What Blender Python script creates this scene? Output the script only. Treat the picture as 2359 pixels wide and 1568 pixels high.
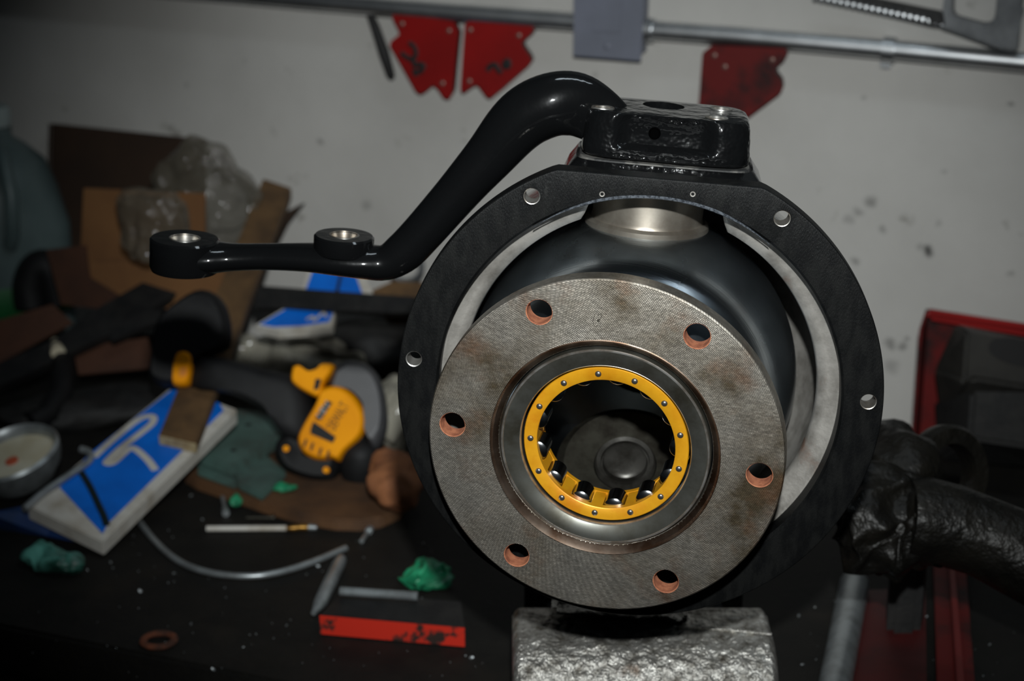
import bpy, bmesh, math, random
from mathutils import Vector, Matrix, noise, Euler
R = math.radians
random.seed(7); noise.seed_set(7)
S = bpy.context.scene
for o in list(bpy.data.objects):
    bpy.data.objects.remove(o, do_unlink=True)

# ---------------------------------------------------------------- camera
FPX, CX, CY = 4200.0, 1179.5, 784.0          # focal length and centre in pixels of the 2359 x 1568 frame
TH = math.atan(1311 / FPX)                   # camera looks down by this angle
CAM = Vector((0, 0, 1.580))
cd = bpy.data.cameras.new('camera')
cd.sensor_width = 36; cd.lens = 36 * FPX / 2359; cd.clip_start = .02
cd.dof.use_dof = True; cd.dof.focus_distance = 1.10; cd.dof.aperture_fstop = 6.8; cd.dof.aperture_blades = 7
cam = bpy.data.objects.new('camera', cd); S.collection.objects.link(cam)
cam.location = CAM; cam.rotation_euler = (R(90) - TH, 0, 0)
S.camera = cam

# ---------------------------------------------------------------- light: dim room, camera flash above the lens, added overhead fill for the ball
w = bpy.data.worlds.new('room'); S.world = w; w.use_nodes = True
w.node_tree.nodes['Background'].inputs[0].default_value = (.55, .8, 1, 1)
w.node_tree.nodes['Background'].inputs[1].default_value = .005
fl = bpy.data.lights.new('camera_flash', 'SPOT')
fl.energy = 98; fl.color = (.955, 1, 1); fl.spot_size = R(40.6); fl.spot_blend = 1.0; fl.shadow_soft_size = .016
flo = bpy.data.objects.new('camera_flash', fl); S.collection.objects.link(flo)
flo.location = CAM + Vector((.02, -.02, .2))
_aim = CAM + Vector((.045, 1.25, -.305))
flo.rotation_euler = (_aim - flo.location).to_track_quat('-Z', 'Y').to_euler()
fill_ = bpy.data.lights.new('ball_highlight_fill', 'AREA'); fill_.shape = 'RECTANGLE'; fill_.size = 1.2; fill_.size_y = .12; fill_.energy = 3.0; fill_.color = (.8, .92, 1)  # unseen area lamp added overhead to put a highlight on the ball
fillo = bpy.data.objects.new('ball_highlight_fill', fill_); S.collection.objects.link(fillo)
fillo.location = (.42, 1.12, 2.66); fillo.rotation_euler = (0, 0, R(-22))
S.view_settings.view_transform = 'Standard'; S.view_settings.look = 'None'
S.view_settings.exposure = 0; S.view_settings.gamma = 1; S.view_settings.use_curve_mapping = False

# ---------------------------------------------------------------- pixel -> place helpers
_c, _s = math.cos(TH), math.sin(TH)
VR, VF, VU = Vector((1, 0, 0)), Vector((0, _c, -_s)), Vector((0, _s, _c))
def ray(px, py): return VF + VR * ((px - CX) / FPX) - VU * ((py - CY) / FPX)
BZ = .9                                       # bench top
WN = Vector((-.375, -.927, 0)).normalized()   # wall normal, into the room
WD = Vector((.927, -.375, 0)).normalized()    # along the wall, to the right
WK = 1.878
def PB(px, py, h=0):                          # point on the level h above the bench
    d = ray(px, py); t = (BZ + h - CAM.z) / d.z
    return CAM + d * t
def PW(px, py, off=0):                        # point off metres in front of the wall
    d = ray(px, py); t = (WK - off) / (-(WN.dot(d)))
    return CAM + d * t
def PT(px, py, t): return CAM + ray(px, py) * t

# ---------------------------------------------------------------- materials
def _lin(c): return tuple(((x / 255) / 12.92 if x / 255 <= .04045 else ((x / 255 + .055) / 1.055) ** 2.4) for x in c)
MATS = {}
def M(name, col, rough=.5, metal=0., col2=None, scale=20, detail=6, ramp=(.4, .62), bump=0., bscale=None, coat=0., rough2=None,
      stretch=None, spec=.5, bdist=.002, crough=.05, col3=None, scale3=5, ramp3=(.5, .7), alpha=1., trans=0., sheen=0., aniso=0.):
    if name in MATS: return MATS[name]
    m = bpy.data.materials.new(name); m.use_nodes = True
    nt = m.node_tree; b = nt.nodes['Principled BSDF']; L = nt.links.new
    def I(k, v):
        if k in b.inputs: b.inputs[k].default_value = v
    I('Base Color', (*col, 1)); I('Roughness', rough); I('Metallic', metal); I('Coat Weight', coat); I('Coat Roughness', crough)
    I('Specular IOR Level', spec); I('Alpha', alpha); I('Transmission Weight', trans); I('Anisotropic', aniso)
    tc = nt.nodes.new('ShaderNodeTexCoord'); vec = tc.outputs['Object']
    if stretch:
        mp = nt.nodes.new('ShaderNodeMapping'); mp.inputs['Scale'].default_value = stretch
        L(vec, mp.inputs[0]); vec = mp.outputs[0]
    def nz(sc, det, rg=.6):
        n = nt.nodes.new('ShaderNodeTexNoise'); n.inputs['Scale'].default_value = sc; n.inputs['Detail'].default_value = det
        n.inputs['Roughness'].default_value = rg; L(vec, n.inputs['Vector']); return n
    def rampn(fac, r):
        a = nt.nodes.new('ShaderNodeMapRange'); a.inputs[1].default_value = r[0]; a.inputs[2].default_value = r[1]; L(fac, a.inputs[0]); return a.outputs[0]
    colsock = None
    if col2:
        f = rampn(nz(scale, detail).outputs[0], ramp)
        mx = nt.nodes.new('ShaderNodeMix'); mx.data_type = 'RGBA'
        mx.inputs[6].default_value = (*col, 1); mx.inputs[7].default_value = (*col2, 1); L(f, mx.inputs[0]); colsock = mx.outputs[2]
        if rough2 is not None:
            rr = nt.nodes.new('ShaderNodeMapRange'); rr.inputs[3].default_value = rough; rr.inputs[4].default_value = rough2
            L(f, rr.inputs[0]); L(rr.outputs[0], b.inputs['Roughness'])
    if col3:
        f = rampn(nz(scale3, 5).outputs[0], ramp3)
        mx = nt.nodes.new('ShaderNodeMix'); mx.data_type = 'RGBA'; mx.inputs[7].default_value = (*col3, 1); L(f, mx.inputs[0])
        if colsock: L(colsock, mx.inputs[6])
        else: mx.inputs[6].default_value = (*col, 1)
        colsock = mx.outputs[2]
    if colsock: L(colsock, b.inputs['Base Color'])
    if bump:
        n = nz(bscale or scale * 4, 4); bp = nt.nodes.new('ShaderNodeBump'); bp.inputs['Strength'].default_value = bump
        bp.inputs['Distance'].default_value = bdist; L(n.outputs[0], bp.inputs['Height']); L(bp.outputs[0], b.inputs['Normal'])
        if coat: L(bp.outputs[0], b.inputs['Coat Normal'])
    MATS[name] = m; m['_p'] = 1
    return m

# ---------------------------------------------------------------- mesh helpers
def link(o): S.collection.objects.link(o); return o
def thing(name, label, cat, loc=(0, 0, 0), mat=None, group=None):
    o = bpy.data.objects.new(name, None); link(o); o.empty_display_size = .02
    o.matrix_world = mat if mat is not None else Matrix.Translation(Vector(loc))
    o['label'] = label; o['category'] = cat
    if group: o['group'] = group
    return o
def tag(o, label, cat, group=None, kind=None):
    o['label'] = label
    if cat: o['category'] = cat
    if group: o['group'] = group
    if kind: o['kind'] = kind
    return o
def obj(name, bm, mat, parent=None, smooth=40, recalc=True, world=False):
    """links bm as one mesh; world=True: bm is in world space, re-expressed for its parent (or its own base)"""
    if recalc: bmesh.ops.recalc_face_normals(bm, faces=bm.faces)
    inv = None
    if world:
        if parent is not None:
            bpy.context.view_layer.update(); bm.transform(parent.matrix_world.inverted())
        else:
            xs = [v.co for v in bm.verts]
            base = Vector(((min(v.x for v in xs) + max(v.x for v in xs)) / 2, (min(v.y for v in xs) + max(v.y for v in xs)) / 2, min(v.z for v in xs)))
            bm.transform(Matrix.Translation(-base)); inv = base
    me = bpy.data.meshes.new(name); bm.to_mesh(me); bm.free()
    for m in (mat if isinstance(mat, (list, tuple)) else [mat]): me.materials.append(m)
    o = link(bpy.data.objects.new(name, me))
    if inv is not None: o.location = inv
    if parent is not None: o.parent = parent
    if smooth:
        me.shade_smooth()
        if smooth < 180: me.set_sharp_from_angle(angle=R(smooth))
    return o
def lathe(prof, seg=96, rfun=None, close=False, bm=None):
    """prof: (r, z) pairs, turned about local Z"""
    bm = bm or bmesh.new(); rings = []
    for i, (r, z) in enumerate(prof):
        ring = []
        if r < 1e-6:
            v = bm.verts.new((0, 0, z)); ring = [v] * seg
        else:
            for k in range(seg):
                a = 2 * math.pi * k / seg
                rr = rfun(r, z, a, i) if rfun else r
                ring.append(bm.verts.new((rr * math.cos(a), rr * math.sin(a), z)))
        rings.append(ring)
    prs = list(zip(rings, rings[1:])) + ([(rings[-1], rings[0])] if close else [])
    for A, B in prs:
        for k in range(seg):
            q = [A[k], A[(k + 1) % seg], B[(k + 1) % seg], B[k]]
            q2 = []
            for v in q:
                if v not in q2: q2.append(v)
            if len(q2) > 2:
                try: bm.faces.new(q2)
                except ValueError: pass
    return bm
def cr(pts, n=6):
    """Catmull-Rom through tuples of any length"""
    out = []; P = [pts[0]] + list(pts) + [pts[-1]]
    for i in range(1, len(P) - 2):
        for k in range(n):
            t = k / n; a, b, c, d = P[i - 1], P[i], P[i + 1], P[i + 2]
            out.append(tuple(.5 * (2 * b[j] + (c[j] - a[j]) * t + (2 * a[j] - 5 * b[j] + 4 * c[j] - d[j]) * t * t + (3 * b[j] - a[j] - 3 * c[j] + d[j]) * t ** 3) for j in range(len(b))))
    out.append(tuple(pts[-1])); return out
def tube(pts, rad, seg=12, up=None, flat=1., bm=None, cap=True, dome=False):
    """pts Vectors, rad number or list; flat scales the radius along `up`"""
    bm = bm or bmesh.new(); n = len(pts); pts = [Vector(p) for p in pts]
    if not isinstance(rad, (list, tuple)): rad = [rad] * n
    if not isinstance(flat, (list, tuple)): flat = [flat] * n
    rings = []; prev = None
    for i in range(n):
        t = (pts[min(i + 1, n - 1)] - pts[max(i - 1, 0)]).normalized()
        if up is not None: N = Vector(up)
        elif prev is None: N = Vector((0, 0, 1)) if abs(t.z) < .9 else Vector((1, 0, 0))
        else: N = prev
        N = (N - t * N.dot(t)).normalized(); prev = N; B = t.cross(N)
        rings.append([bm.verts.new(pts[i] + N * (math.cos(2 * math.pi * k / seg) * rad[i] * flat[i]) + B * (math.sin(2 * math.pi * k / seg) * rad[i])) for k in range(seg)])
    for A, B in zip(rings, rings[1:]):
        for k in range(seg): bm.faces.new((A[k], A[(k + 1) % seg], B[(k + 1) % seg], B[k]))
    if cap: bm.faces.new(rings[0]); bm.faces.new(rings[-1])
    return bm
def prism(bot, top, bm=None, bevel=0, bseg=2):
    """two matching loops of Vectors joined into a solid"""
    bm = bm or bmesh.new(); n = len(bot)
    a = [bm.verts.new(v) for v in bot]; b = [bm.verts.new(v) for v in top]
    fs = [bm.faces.new(a), bm.faces.new(b)]
    for k in range(n): fs.append(bm.faces.new((a[k], a[(k + 1) % n], b[(k + 1) % n], b[k])))
    if bevel:
        es = list({e for f in fs for e in f.edges})
        bmesh.ops.recalc_face_normals(bm, faces=bm.faces)
        bmesh.ops.bevel(bm, geom=es, offset=bevel, segments=bseg, affect='EDGES', clamp_overlap=True)
    return bm
def slab(px, h1, h0=0., bevel=.002, bm=None):
    """pixel outline laid out on the level h1 above the bench, solid down to h0"""
    top = [PB(x, y, h1) for x, y in px]
    return prism([Vector((p.x, p.y, BZ + h0)) for p in top], top, bm, bevel)
def pillow(px, h, rise, shrink=.72, base=.0, bm=None):
    """pixel outline is the widest level at height h; domed above, tucked in below"""
    mid = [PB(x, y, h) for x, y in cr([tuple(map(float, p)) for p in px] + [tuple(map(float, px[0]))], 3)[:-1]]
    c = sum(mid, Vector()) / len(mid); bm = bm or bmesh.new(); rg = []
    for k, z in ((.82, base), (.96, base + (h - base) * .35), (1, h), (1 - (1 - shrink) * .12, h + rise * .45), (1 - (1 - shrink) * .45, h + rise * .82), (shrink, h + rise)):
        rg.append([bm.verts.new((c.x + (p.x - c.x) * k, c.y + (p.y - c.y) * k, BZ + z)) for p in mid])
    n = len(mid)
    for A, B in zip(rg, rg[1:]):
        for i in range(n): bm.faces.new((A[i], A[(i + 1) % n], B[(i + 1) % n], B[i]))
    bm.faces.new(rg[0]); bm.faces.new(rg[-1]); return bm
def plane(p0, n):
    n = Vector(n).normalized()
    def f(px, py, lift=0.):
        d = ray(px, py); return CAM + d * ((p0 + n * lift - CAM).dot(n) / d.dot(n))
    f.n = n; return f
def pslab(px, pl, up, down, bevel=.002):
    top = [pl(x, y, up) for x, y in px]; return prism([p - pl.n * (up - down) for p in top], top, None, bevel)
def ppillow(px, pl, mid, rise, shrink, base):
    loop = [pl(x, y, mid) for x, y in cr([tuple(map(float, p)) for p in px] + [tuple(map(float, px[0]))], 3)[:-1]]
    c = sum(loop, Vector()) / len(loop); bm = bmesh.new(); rg = []
    for k, z in ((.8, base), (.95, base + (mid - base) * .35), (1, mid), (1 - (1 - shrink) * .12, mid + rise * .45), (1 - (1 - shrink) * .45, mid + rise * .82), (shrink, mid + rise)):
        rg.append([bm.verts.new(c + (p - c) * k + pl.n * (z - mid)) for p in loop])
    n = len(loop)
    for A, B in zip(rg, rg[1:]):
        for i in range(n): bm.faces.new((A[i], A[(i + 1) % n], B[(i + 1) % n], B[i]))
    bm.faces.new(rg[0]); bm.faces.new(rg[-1]); return bm
def wslab(px, off, thick, bevel=.001, bm=None):
    """pixel outline on a plane parallel to the wall, solid towards the wall"""
    f = [PW(x, y, off) for x, y in px]
    return prism([p - WN * thick for p in f], f, bm, bevel)
def boxbm(sx, sy, sz, c=(0, 0, 0), bevel=0, bm=None, bseg=2):
    x, y, z = sx / 2, sy / 2, sz / 2; c = Vector(c)
    q = [(-x, -y), (x, -y), (x, y), (-x, y)]
    return prism([c + Vector((a, b, -z)) for a, b in q], [c + Vector((a, b, z)) for a, b in q], bm, bevel, bseg)
def cyl(r, z0, z1, seg=48, bev=0., bm=None):
    return lathe([(0, z0), (r - bev, z0), (r, z0 + bev), (r, z1 - bev), (r - bev, z1), (0, z1)] if bev else [(0, z0), (r, z0), (r, z1), (0, z1)], seg, bm=bm)
def xform(bm, m): bm.transform(m); return bm
def basis(x, y, z, o=(0, 0, 0)):
    m = Matrix((x, y, z)).transposed().to_4x4(); m.translation = Vector(o); return m
def boolean(o, cutters):
    for cbm in cutters:
        bmesh.ops.recalc_face_normals(cbm, faces=cbm.faces)
        me = bpy.data.meshes.new('cut'); cbm.to_mesh(me); cbm.free()
        c = bpy.data.objects.new('cut', me); link(c); c.parent = o.parent
        md = o.modifiers.new('b', 'BOOLEAN'); md.operation = 'DIFFERENCE'; md.solver = 'EXACT'; md.object = c
        bpy.context.view_layer.update()
        new = bpy.data.meshes.new_from_object(o.evaluated_get(bpy.context.evaluated_depsgraph_get()))
        o.modifiers.clear(); old = o.data; new.name = o.name; o.data = new
        bpy.data.meshes.remove(old); bpy.data.objects.remove(c); bpy.data.meshes.remove(me)
    o.data.shade_smooth(); o.data.set_sharp_from_angle(angle=R(35))
    return o
def crumple(bm, amp, sc, seed=0, zfix=None):
    for v in bm.verts:
        d = noise.noise_vector(v.co * sc + Vector((seed, seed * 1.7, 3.1))) * amp + noise.noise_vector(v.co * sc * 2.6 + Vector((seed, 9, 3.1))) * amp * .5
        v.co += d
        if zfix is not None and v.co.z < zfix: v.co.z = zfix
    return bm
def blob(c, s, amp=.004, sc=30, seed=0, sub=4, rot=0., zmin=None):
    bm = bmesh.new(); bmesh.ops.create_icosphere(bm, subdivisions=sub, radius=1)
    bm.transform(Matrix.Translation(Vector(c)) @ Matrix.Rotation(rot, 4, 'Z') @ Matrix.Diagonal((*s, 1)))
    return crumple(bm, amp, sc, seed, zmin)
def strokes(lines, rad, plane, flat=.35, up=None):
    """handwriting: polylines of pixels mapped by plane(px, py) to points"""
    bm = bmesh.new()
    for l in lines:
        q = [(float(x), float(y)) for x, y in l]
        q = cr(q, 4) if len(q) > 2 else q
        tube([plane(x, y) for x, y in q], rad, 8, up=up, flat=flat, bm=bm)
    return bm

# ---------------------------------------------------------------- material palette
m_wall = M('wall_paint', _lin((186, 183, 178)), .55, 0, _lin((168, 165, 160)), 3.5, 8, (.35, .7), bump=.15, bscale=90, bdist=.001, col3=_lin((120, 116, 108)), scale3=26, ramp3=(.66, .78))
m_black = M('black_gloss_paint', (.004, .0042, .0045), .3, 0, coat=1., crough=.07, bump=.3, bscale=90, bdist=.0016, spec=.05)
m_arm = M('black_gloss_arm', (.004, .0042, .0045), .32, 0, coat=1., crough=.055, bump=.2, bscale=30, bdist=.003, spec=.05)
m_block = M('black_gloss_casting', (.004, .0042, .0045), .28, 0, coat=1., crough=.045, bump=.8, bscale=28, bdist=.006, spec=.06)
m_face = M('black_satin_machined', (.004, .0042, .0044), .4, 0, (.008, .0082, .008), 160, 4, spec=.13, bump=.55, bscale=1500, bdist=.0006, col3=(.03, .03, .028), scale3=60, ramp3=(.66, .8), stretch=(1, 1, .35))
m_castgrey = M('bare_cast_steel', _lin((150, 146, 140)), .55, .35, _lin((100, 96, 90)), 45, 8, (.4, .68), bump=.3, bscale=500, bdist=.0006, col3=_lin((112, 70, 46)), scale3=22, ramp3=(.62, .8))
m_rust = M('orange_rust', _lin((176, 112, 80)), .85, 0, _lin((140, 82, 58)), 220, 5, bump=.4, bscale=900, bdist=.0005)
m_dull = M('oily_dark_steel', _lin((72, 70, 62)), .38, .75, _lin((46, 42, 36)), 60, 7, (.4, .65), bump=.15, bscale=300, bdist=.0005, col3=_lin((110, 72, 50)), scale3=40, ramp3=(.66, .8))
m_race = M('bearing_race_steel', _lin((110, 110, 104)), .34, .8, _lin((74, 71, 62)), 40, 6, (.4, .65), rough2=.42)
m_edge = M('worn_edge_and_glint', _lin((205, 203, 198)), .35, .9, _lin((150, 140, 128)), 60, 6)
m_gold = M('brass_gold_cage', _lin((224, 160, 30)), .38, .3, _lin((206, 136, 18)), 40, 6, (.4, .65), bump=.1, bscale=900, bdist=.0004, col3=_lin((200, 92, 8)), scale3=14, ramp3=(.56, .75))
m_roller = M('polished_roller_steel', _lin((205, 208, 212)), .16, 1.)
m_rivet = M('grey_rivet_steel', _lin((125, 124, 122)), .35, .9)
m_hollow = M('dark_greasy_iron', _lin((40, 38, 34)), .5, .3, _lin((22, 20, 18)), 40, 6)
m_vise = M('battered_bare_steel', _lin((214, 211, 204)), .33, .8, _lin((104, 98, 88)), 90, 8, (.42, .68), bump=1., bscale=130, bdist=.005, rough2=.55, col3=_lin((120, 84, 60)), scale3=28, ramp3=(.63, .78))
m_visebody = M('black_vise_casting', (.006, .006, .006), .7, 0, (.014, .013, .012), 50, 5, bump=.3, bscale=300)
m_bench = M('oil_black_bench_top', _lin((25, 23, 20)), .7, 0, _lin((16, 15, 13)), 24, 8, (.38, .66), bump=.5, bscale=160, bdist=.002, col3=_lin((36, 31, 25)), scale3=9, ramp3=(.55, .75), spec=.25)
m_floor = M('dark_concrete', _lin((60, 58, 55)), .9, 0, _lin((45, 43, 40)), 6)

def stains(m, marks):
    nt = m.node_tree; L = nt.links.new; b = nt.nodes['Principled BSDF']
    ge = nt.nodes.new('ShaderNodeNewGeometry')
    nn = nt.nodes.new('ShaderNodeTexNoise'); nn.inputs['Scale'].default_value = 60; nn.inputs['Detail'].default_value = 3; L(ge.outputs['Position'], nn.inputs[0])
    ad = nt.nodes.new('ShaderNodeVectorMath'); ad.operation = 'MULTIPLY_ADD'; ad.inputs[1].default_value = (.012, .012, .012); L(nn.outputs['Color'], ad.inputs[0]); L(ge.outputs['Position'], ad.inputs[2])
    tot = None
    for px, py, r, k in marks:
        p = PW(px, py) + Vector((.006, .006, .006))
        di = nt.nodes.new('ShaderNodeVectorMath'); di.operation = 'DISTANCE'; di.inputs[1].default_value = p; L(ad.outputs[0], di.inputs[0])
        mr = nt.nodes.new('ShaderNodeMapRange'); mr.inputs[1].default_value = r * .00047; mr.inputs[2].default_value = r * .00047 * .3; mr.inputs[3].default_value = 0; mr.inputs[4].default_value = k; L(di.outputs['Value'], mr.inputs[0])
        if tot is None: tot = mr.outputs[0]
        else:
            mm = nt.nodes.new('ShaderNodeMath'); mm.operation = 'MAXIMUM'; L(tot, mm.inputs[0]); L(mr.outputs[0], mm.inputs[1]); tot = mm.outputs[0]
    old = b.inputs['Base Color'].links[0].from_socket
    mx = nt.nodes.new('ShaderNodeMix'); mx.data_type = 'RGBA'; mx.inputs[7].default_value = (.03, .028, .025, 1); L(tot, mx.inputs[0]); L(old, mx.inputs[6]); L(mx.outputs[2], b.inputs['Base Color'])
stains(m_wall, [(2140, 580, 16, .95), (2120, 572, 12, .3), (2005, 463, 18, .5), (1975, 485, 16, .4), (1955, 505, 16, .3), (2035, 528, 12, .4), (2163, 516, 10, .25), (2328, 630, 10, .35), (735, 325, 13, .45), (845, 475, 20, .3), (430, 195, 10, .3),
                (2330, 240, 9, .5), (1990, 228, 8, .35), (2175, 395, 8, .25), (2050, 790, 18, .5), (2078, 796, 14, .5), (2055, 845, 22, .3), (1972, 600, 14, .5), (2090, 780, 10, .5), (1370, 175, 12, .25), (560, 140, 9, .2)])

# ---------------------------------------------------------------- the setting
def quad_wall(a, b, z0, z1, th):
    return prism([a + Vector((0, 0, z0)), b + Vector((0, 0, z0)), b - WN * th + Vector((0, 0, z0)), a - WN * th + Vector((0, 0, z0))],
                 [a + Vector((0, 0, z1)), b + Vector((0, 0, z1)), b - WN * th + Vector((0, 0, z1)), a - WN * th + Vector((0, 0, z1))])
W0 = -WN * WK
o = obj('wall_back', quad_wall(W0 - WD * 2.6, W0 + WD * 1.6, 0, 2.7, .12), m_wall, smooth=0, world=True)
tag(o, 'off-white painted workshop wall with grey smudges', None, kind='structure'); del o['label']
fb = prism([Vector(v) for v in ((-4, -1, -.1), (3, -1, -.1), (3, 4, -.1), (-4, 4, -.1))], [Vector(v) for v in ((-4, -1, 0), (3, -1, 0), (3, 4, 0), (-4, 4, 0))])
o = obj('floor', fb, m_floor, smooth=0, world=True); o['kind'] = 'structure'

BD = .757                                     # bench depth from the wall
def along(u, d, z): return W0 + WD * u + WN * d + Vector((0, 0, z))
bench = thing('workbench', 'oil-blackened wooden workbench standing along the white wall', 'workbench', along(-.2, BD / 2, 0))
def bbox(u0, u1, d0, d1, z0, z1, bev=.003):
    q = [(u0, d0), (u1, d0), (u1, d1), (u0, d1)]
    return prism([along(u, d, z0) for u, d in q], [along(u, d, z1) for u, d in q], None, bev)
obj('bench_top', bbox(-2.2, 1.3, .004, BD, BZ - .045, BZ), m_bench, bench, smooth=0, world=True)
m_benchwood = M('grimy_bench_wood', _lin((46, 36, 26)), .8, 0, _lin((30, 24, 18)), 14, 6, stretch=(1, 1, .2))
for u in (-2.1, -.5, 1.1):
    for d in (.06, BD - .08):
        obj('leg', bbox(u, u + .09, d, d + .05, 0, BZ - .045), m_benchwood, bench, smooth=0, world=True)
obj('front_rail', bbox(-2.1, 1.2, BD - .075, BD - .035, BZ - .17, BZ - .046), m_benchwood, bench, smooth=0, world=True)

# ---------------------------------------------------------------- steering knuckle (frame K: x right, y away, z up)
RING_C = PT(1470, 909, 1.15)
ky = Vector((math.sin(R(4.68)), math.cos(R(4.68)), 0)); kr = Vector((ky.y, -ky.x, 0)); ku = Vector((0, 0, 1)); ro = R(4.12)
kx = kr * math.cos(ro) - ku * math.sin(ro); kz = kr * math.sin(ro) + ku * math.cos(ro)
FY = -.07                                     # ring face lies this far in front of the pivot axis
KM = basis(kx, ky, kz, RING_C - ky * FY)
KI = KM.inverted(); K_o = KI @ CAM
def KP(px, py, y):
    d = KI.to_3x3() @ ray(px, py); return K_o + d * ((y - K_o.y) / d.y)
def KZ(px, py, z):
    d = KI.to_3x3() @ ray(px, py); return K_o + d * ((z - K_o.z) / d.z)
L2K = Matrix(((1, 0, 0, 0), (0, 0, -1, 0), (0, 1, 0, 0), (0, 0, 0, 1)))   # lathe axis Z (to the viewer) -> -y of K
kn = thing('steering_knuckle', 'black painted steering knuckle housing with curved steering arm, clamped on the vise', 'steering knuckle', mat=KM)
RO, RI, HR = .1531, .1268, .1436
ZF = KP(1530, 412, FY).z
N = 240; bm = bmesh.new(); loops = []
ch = .0012
for (y, grow, inner) in ((FY, -ch, 0), (FY + ch * .13, -ch * .5, 0), (FY + ch * .5, -ch * .13, 0), (FY + ch, 0, 0), (FY + .016, 0, 0), (FY + .016, 0, 1), (FY + .002, 0, 1), (FY, .0016, 1)):
    lp = []
    for k in range(N):
        a = 2 * math.pi * k / N
        if inner: x, z = math.cos(a) * (RI + grow), math.sin(a) * (RI + grow)
        else: x, z = math.cos(a) * (RO + grow), min(math.sin(a) * (RO + grow), ZF + grow)
        lp.append(bm.verts.new((x, y, z)))
    loops.append(lp)
for A, B in zip(loops, loops[1:] + loops[:1]):
    for k in range(N): bm.faces.new((A[k], A[(k + 1) % N], B[(k + 1) % N], B[k]))
ring = obj('ring_flange', bm, m_face, kn)
we = bmesh.new(); wl = []
wr_ = lambda r_, a_: .1262 + (r_ - .1262) * max(.05, min(1, (37 - abs(a_)) / 20))
for r_, y_ in ((.1262, FY + .003), (.1264, FY + .0006), (.1270, FY - .0003), (.1286, FY - .0003), (.1290, FY + .0006)):
    wl.append([we.verts.new((math.sin(R(a_)) * wr_(r_, a_), y_, math.cos(R(a_)) * wr_(r_, a_))) for a_ in range(-36, 35, 2)])
for A, B in zip(wl, wl[1:]):
    for k in range(len(A) - 1): we.faces.new((A[k], A[k + 1], B[k + 1], B[k]))
o = obj('worn_edge', we, M('worn_blue_steel_edge', _lin((120, 126, 134)), .35, .8, _lin((60, 64, 70)), 500, 3), kn); o['label'] = 'bright worn inner edge of the ring'
HA = [R(a) for a in (32.2, -32.2, 86.1, -86.1)]
def holecut(r, x, z, y0, y1): return xform(cyl(r, -y1, -y0, 40), Matrix.Translation((x, 0, z)) @ L2K)
cuts = [holecut(.0052, math.sin(a) * HR, math.cos(a) * HR, FY - .01, FY + .03) for a in HA]
boolean(ring, cuts)
for a in HA:
    hb = xform(lathe([(.0052, -FY - .0155), (.0052, -FY - .0004), (.0047, -FY - .0006), (.0047, -FY - .0155)], 40, close=True), Matrix.Translation((math.sin(a) * HR, 0, math.cos(a) * HR)) @ L2K)
    h = obj('bolt_hole', hb, m_edge, kn); h['label'] = 'bright bare-metal threaded hole'
for px in (1387, 1596):
    p = KP(px, 447, FY); d = xform(lathe([(0, -.0003), (.0010, .0), (.0017, .0001), (.0017, -.001), (0, -.001)], 20), Matrix.Translation((p.x, FY, p.z)) @ L2K)
    obj('punch_mark', d, m_castgrey, kn)
# bowl behind the ring, painted outside and bare inside
obj('housing_shell', xform(lathe([(.1385, -FY - .0165), (.138, .035), (.134, -.01), (.124, -.06), (.105, -.095), (.085, -.105), (.08, -.100), (.1, -.09), (.12, -.057), (.1305, -.01), (.1345, .035), (.1345, -FY - .0165)], 120, close=True), L2K), m_black, kn)
def lip(r, z, a, i):
    up = abs((math.degrees(a) - 90 + 180) % 360 - 180)
    if i in (3, 4, 5, 6) and up < 24: 
        k = min(1, (24 - up) / 5); k = k * k * (3 - 2 * k); return r + (.1232 - r) * k if r < .1232 else r
    return r
zf = -FY
obj('inner_rim', xform(lathe([(.1335, zf - .0168), (.1266, zf - .0168), (.1255, zf - .018), (.1200, zf - .0192), (.1145, zf - .0210), (.1132, zf - .027), (.1165, zf - .036), (.121, zf - .06), (.119, zf - .09), (.105, zf - .125), (.08, zf - .15), (.08, zf - .154),
      (.11, zf - .128), (.124, zf - .09), (.1315, zf - .05)], 180, rfun=lip, close=True), L2K), m_castgrey, kn, smooth=60)
obj('rear_dark_disc', xform(lathe([(0, -.100), (.081, -.100), (.0845, -.106), (.081, -.112), (.05, -.116), (0, -.116)], 72), L2K), m_visebody, kn)  # added disc closing the back of the bowl so its inside stays dark
# pad, gasket and arm block on top
BF = -.037
bl, br_ = KP(1337, 330, BF).x, KP(1736, 330, BF).x
z0, z1 = KP(1540, 377, BF).z, KP(1540, 273, BF).z
xc, hx = (bl + br_) / 2, (br_ - bl) / 2
def loop_block(hx, hy, yc, ex, rec=0., n=140, tilt=0.):
    out = []
    for k in range(n):
        a = 2 * math.pi * k / n; c_, s_ = math.cos(a), math.sin(a)
        x = hx * math.copysign(abs(c_) ** (2 / ex), c_); y = hy * math.copysign(abs(s_) ** (2 / ex), s_)
        if rec and y < 0:
            q = min(1, max(0, (.66 - abs(x / hx + .02)) / .26)); q = q * q * (3 - 2 * q)
            y += rec * q * min(1, -y / hy * 1.2)
        out.append((xc + x, yc + y))
    return out
def loft(levels, cap=True):
    bm = bmesh.new(); rg = []
    for z, lp in levels: rg.append([bm.verts.new((x, y, z)) for x, y in lp])
    n = len(rg[0])
    for A, B in zip(rg, rg[1:]):
        for k in range(n): bm.faces.new((A[k], A[(k + 1) % n], B[(k + 1) % n], B[k]))
    if cap: bm.faces.new(rg[0]); bm.faces.new(rg[-1])
    return bm
yc = BF + .033
nz0 = ZF - .012
obj('top_pad', loft([(nz0, loop_block(hx * 1.2, .036, FY + .05, 8)), (ZF - .004, loop_block(hx * 1.14, .036, FY + .05, 8)), (ZF + (z0 - ZF) * .3, loop_block(hx * 1.05, .0355, yc, 6)), (z0 - .0035, loop_block(hx * 1.02, .035, yc, 6))]), m_black, kn, smooth=50)
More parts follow.
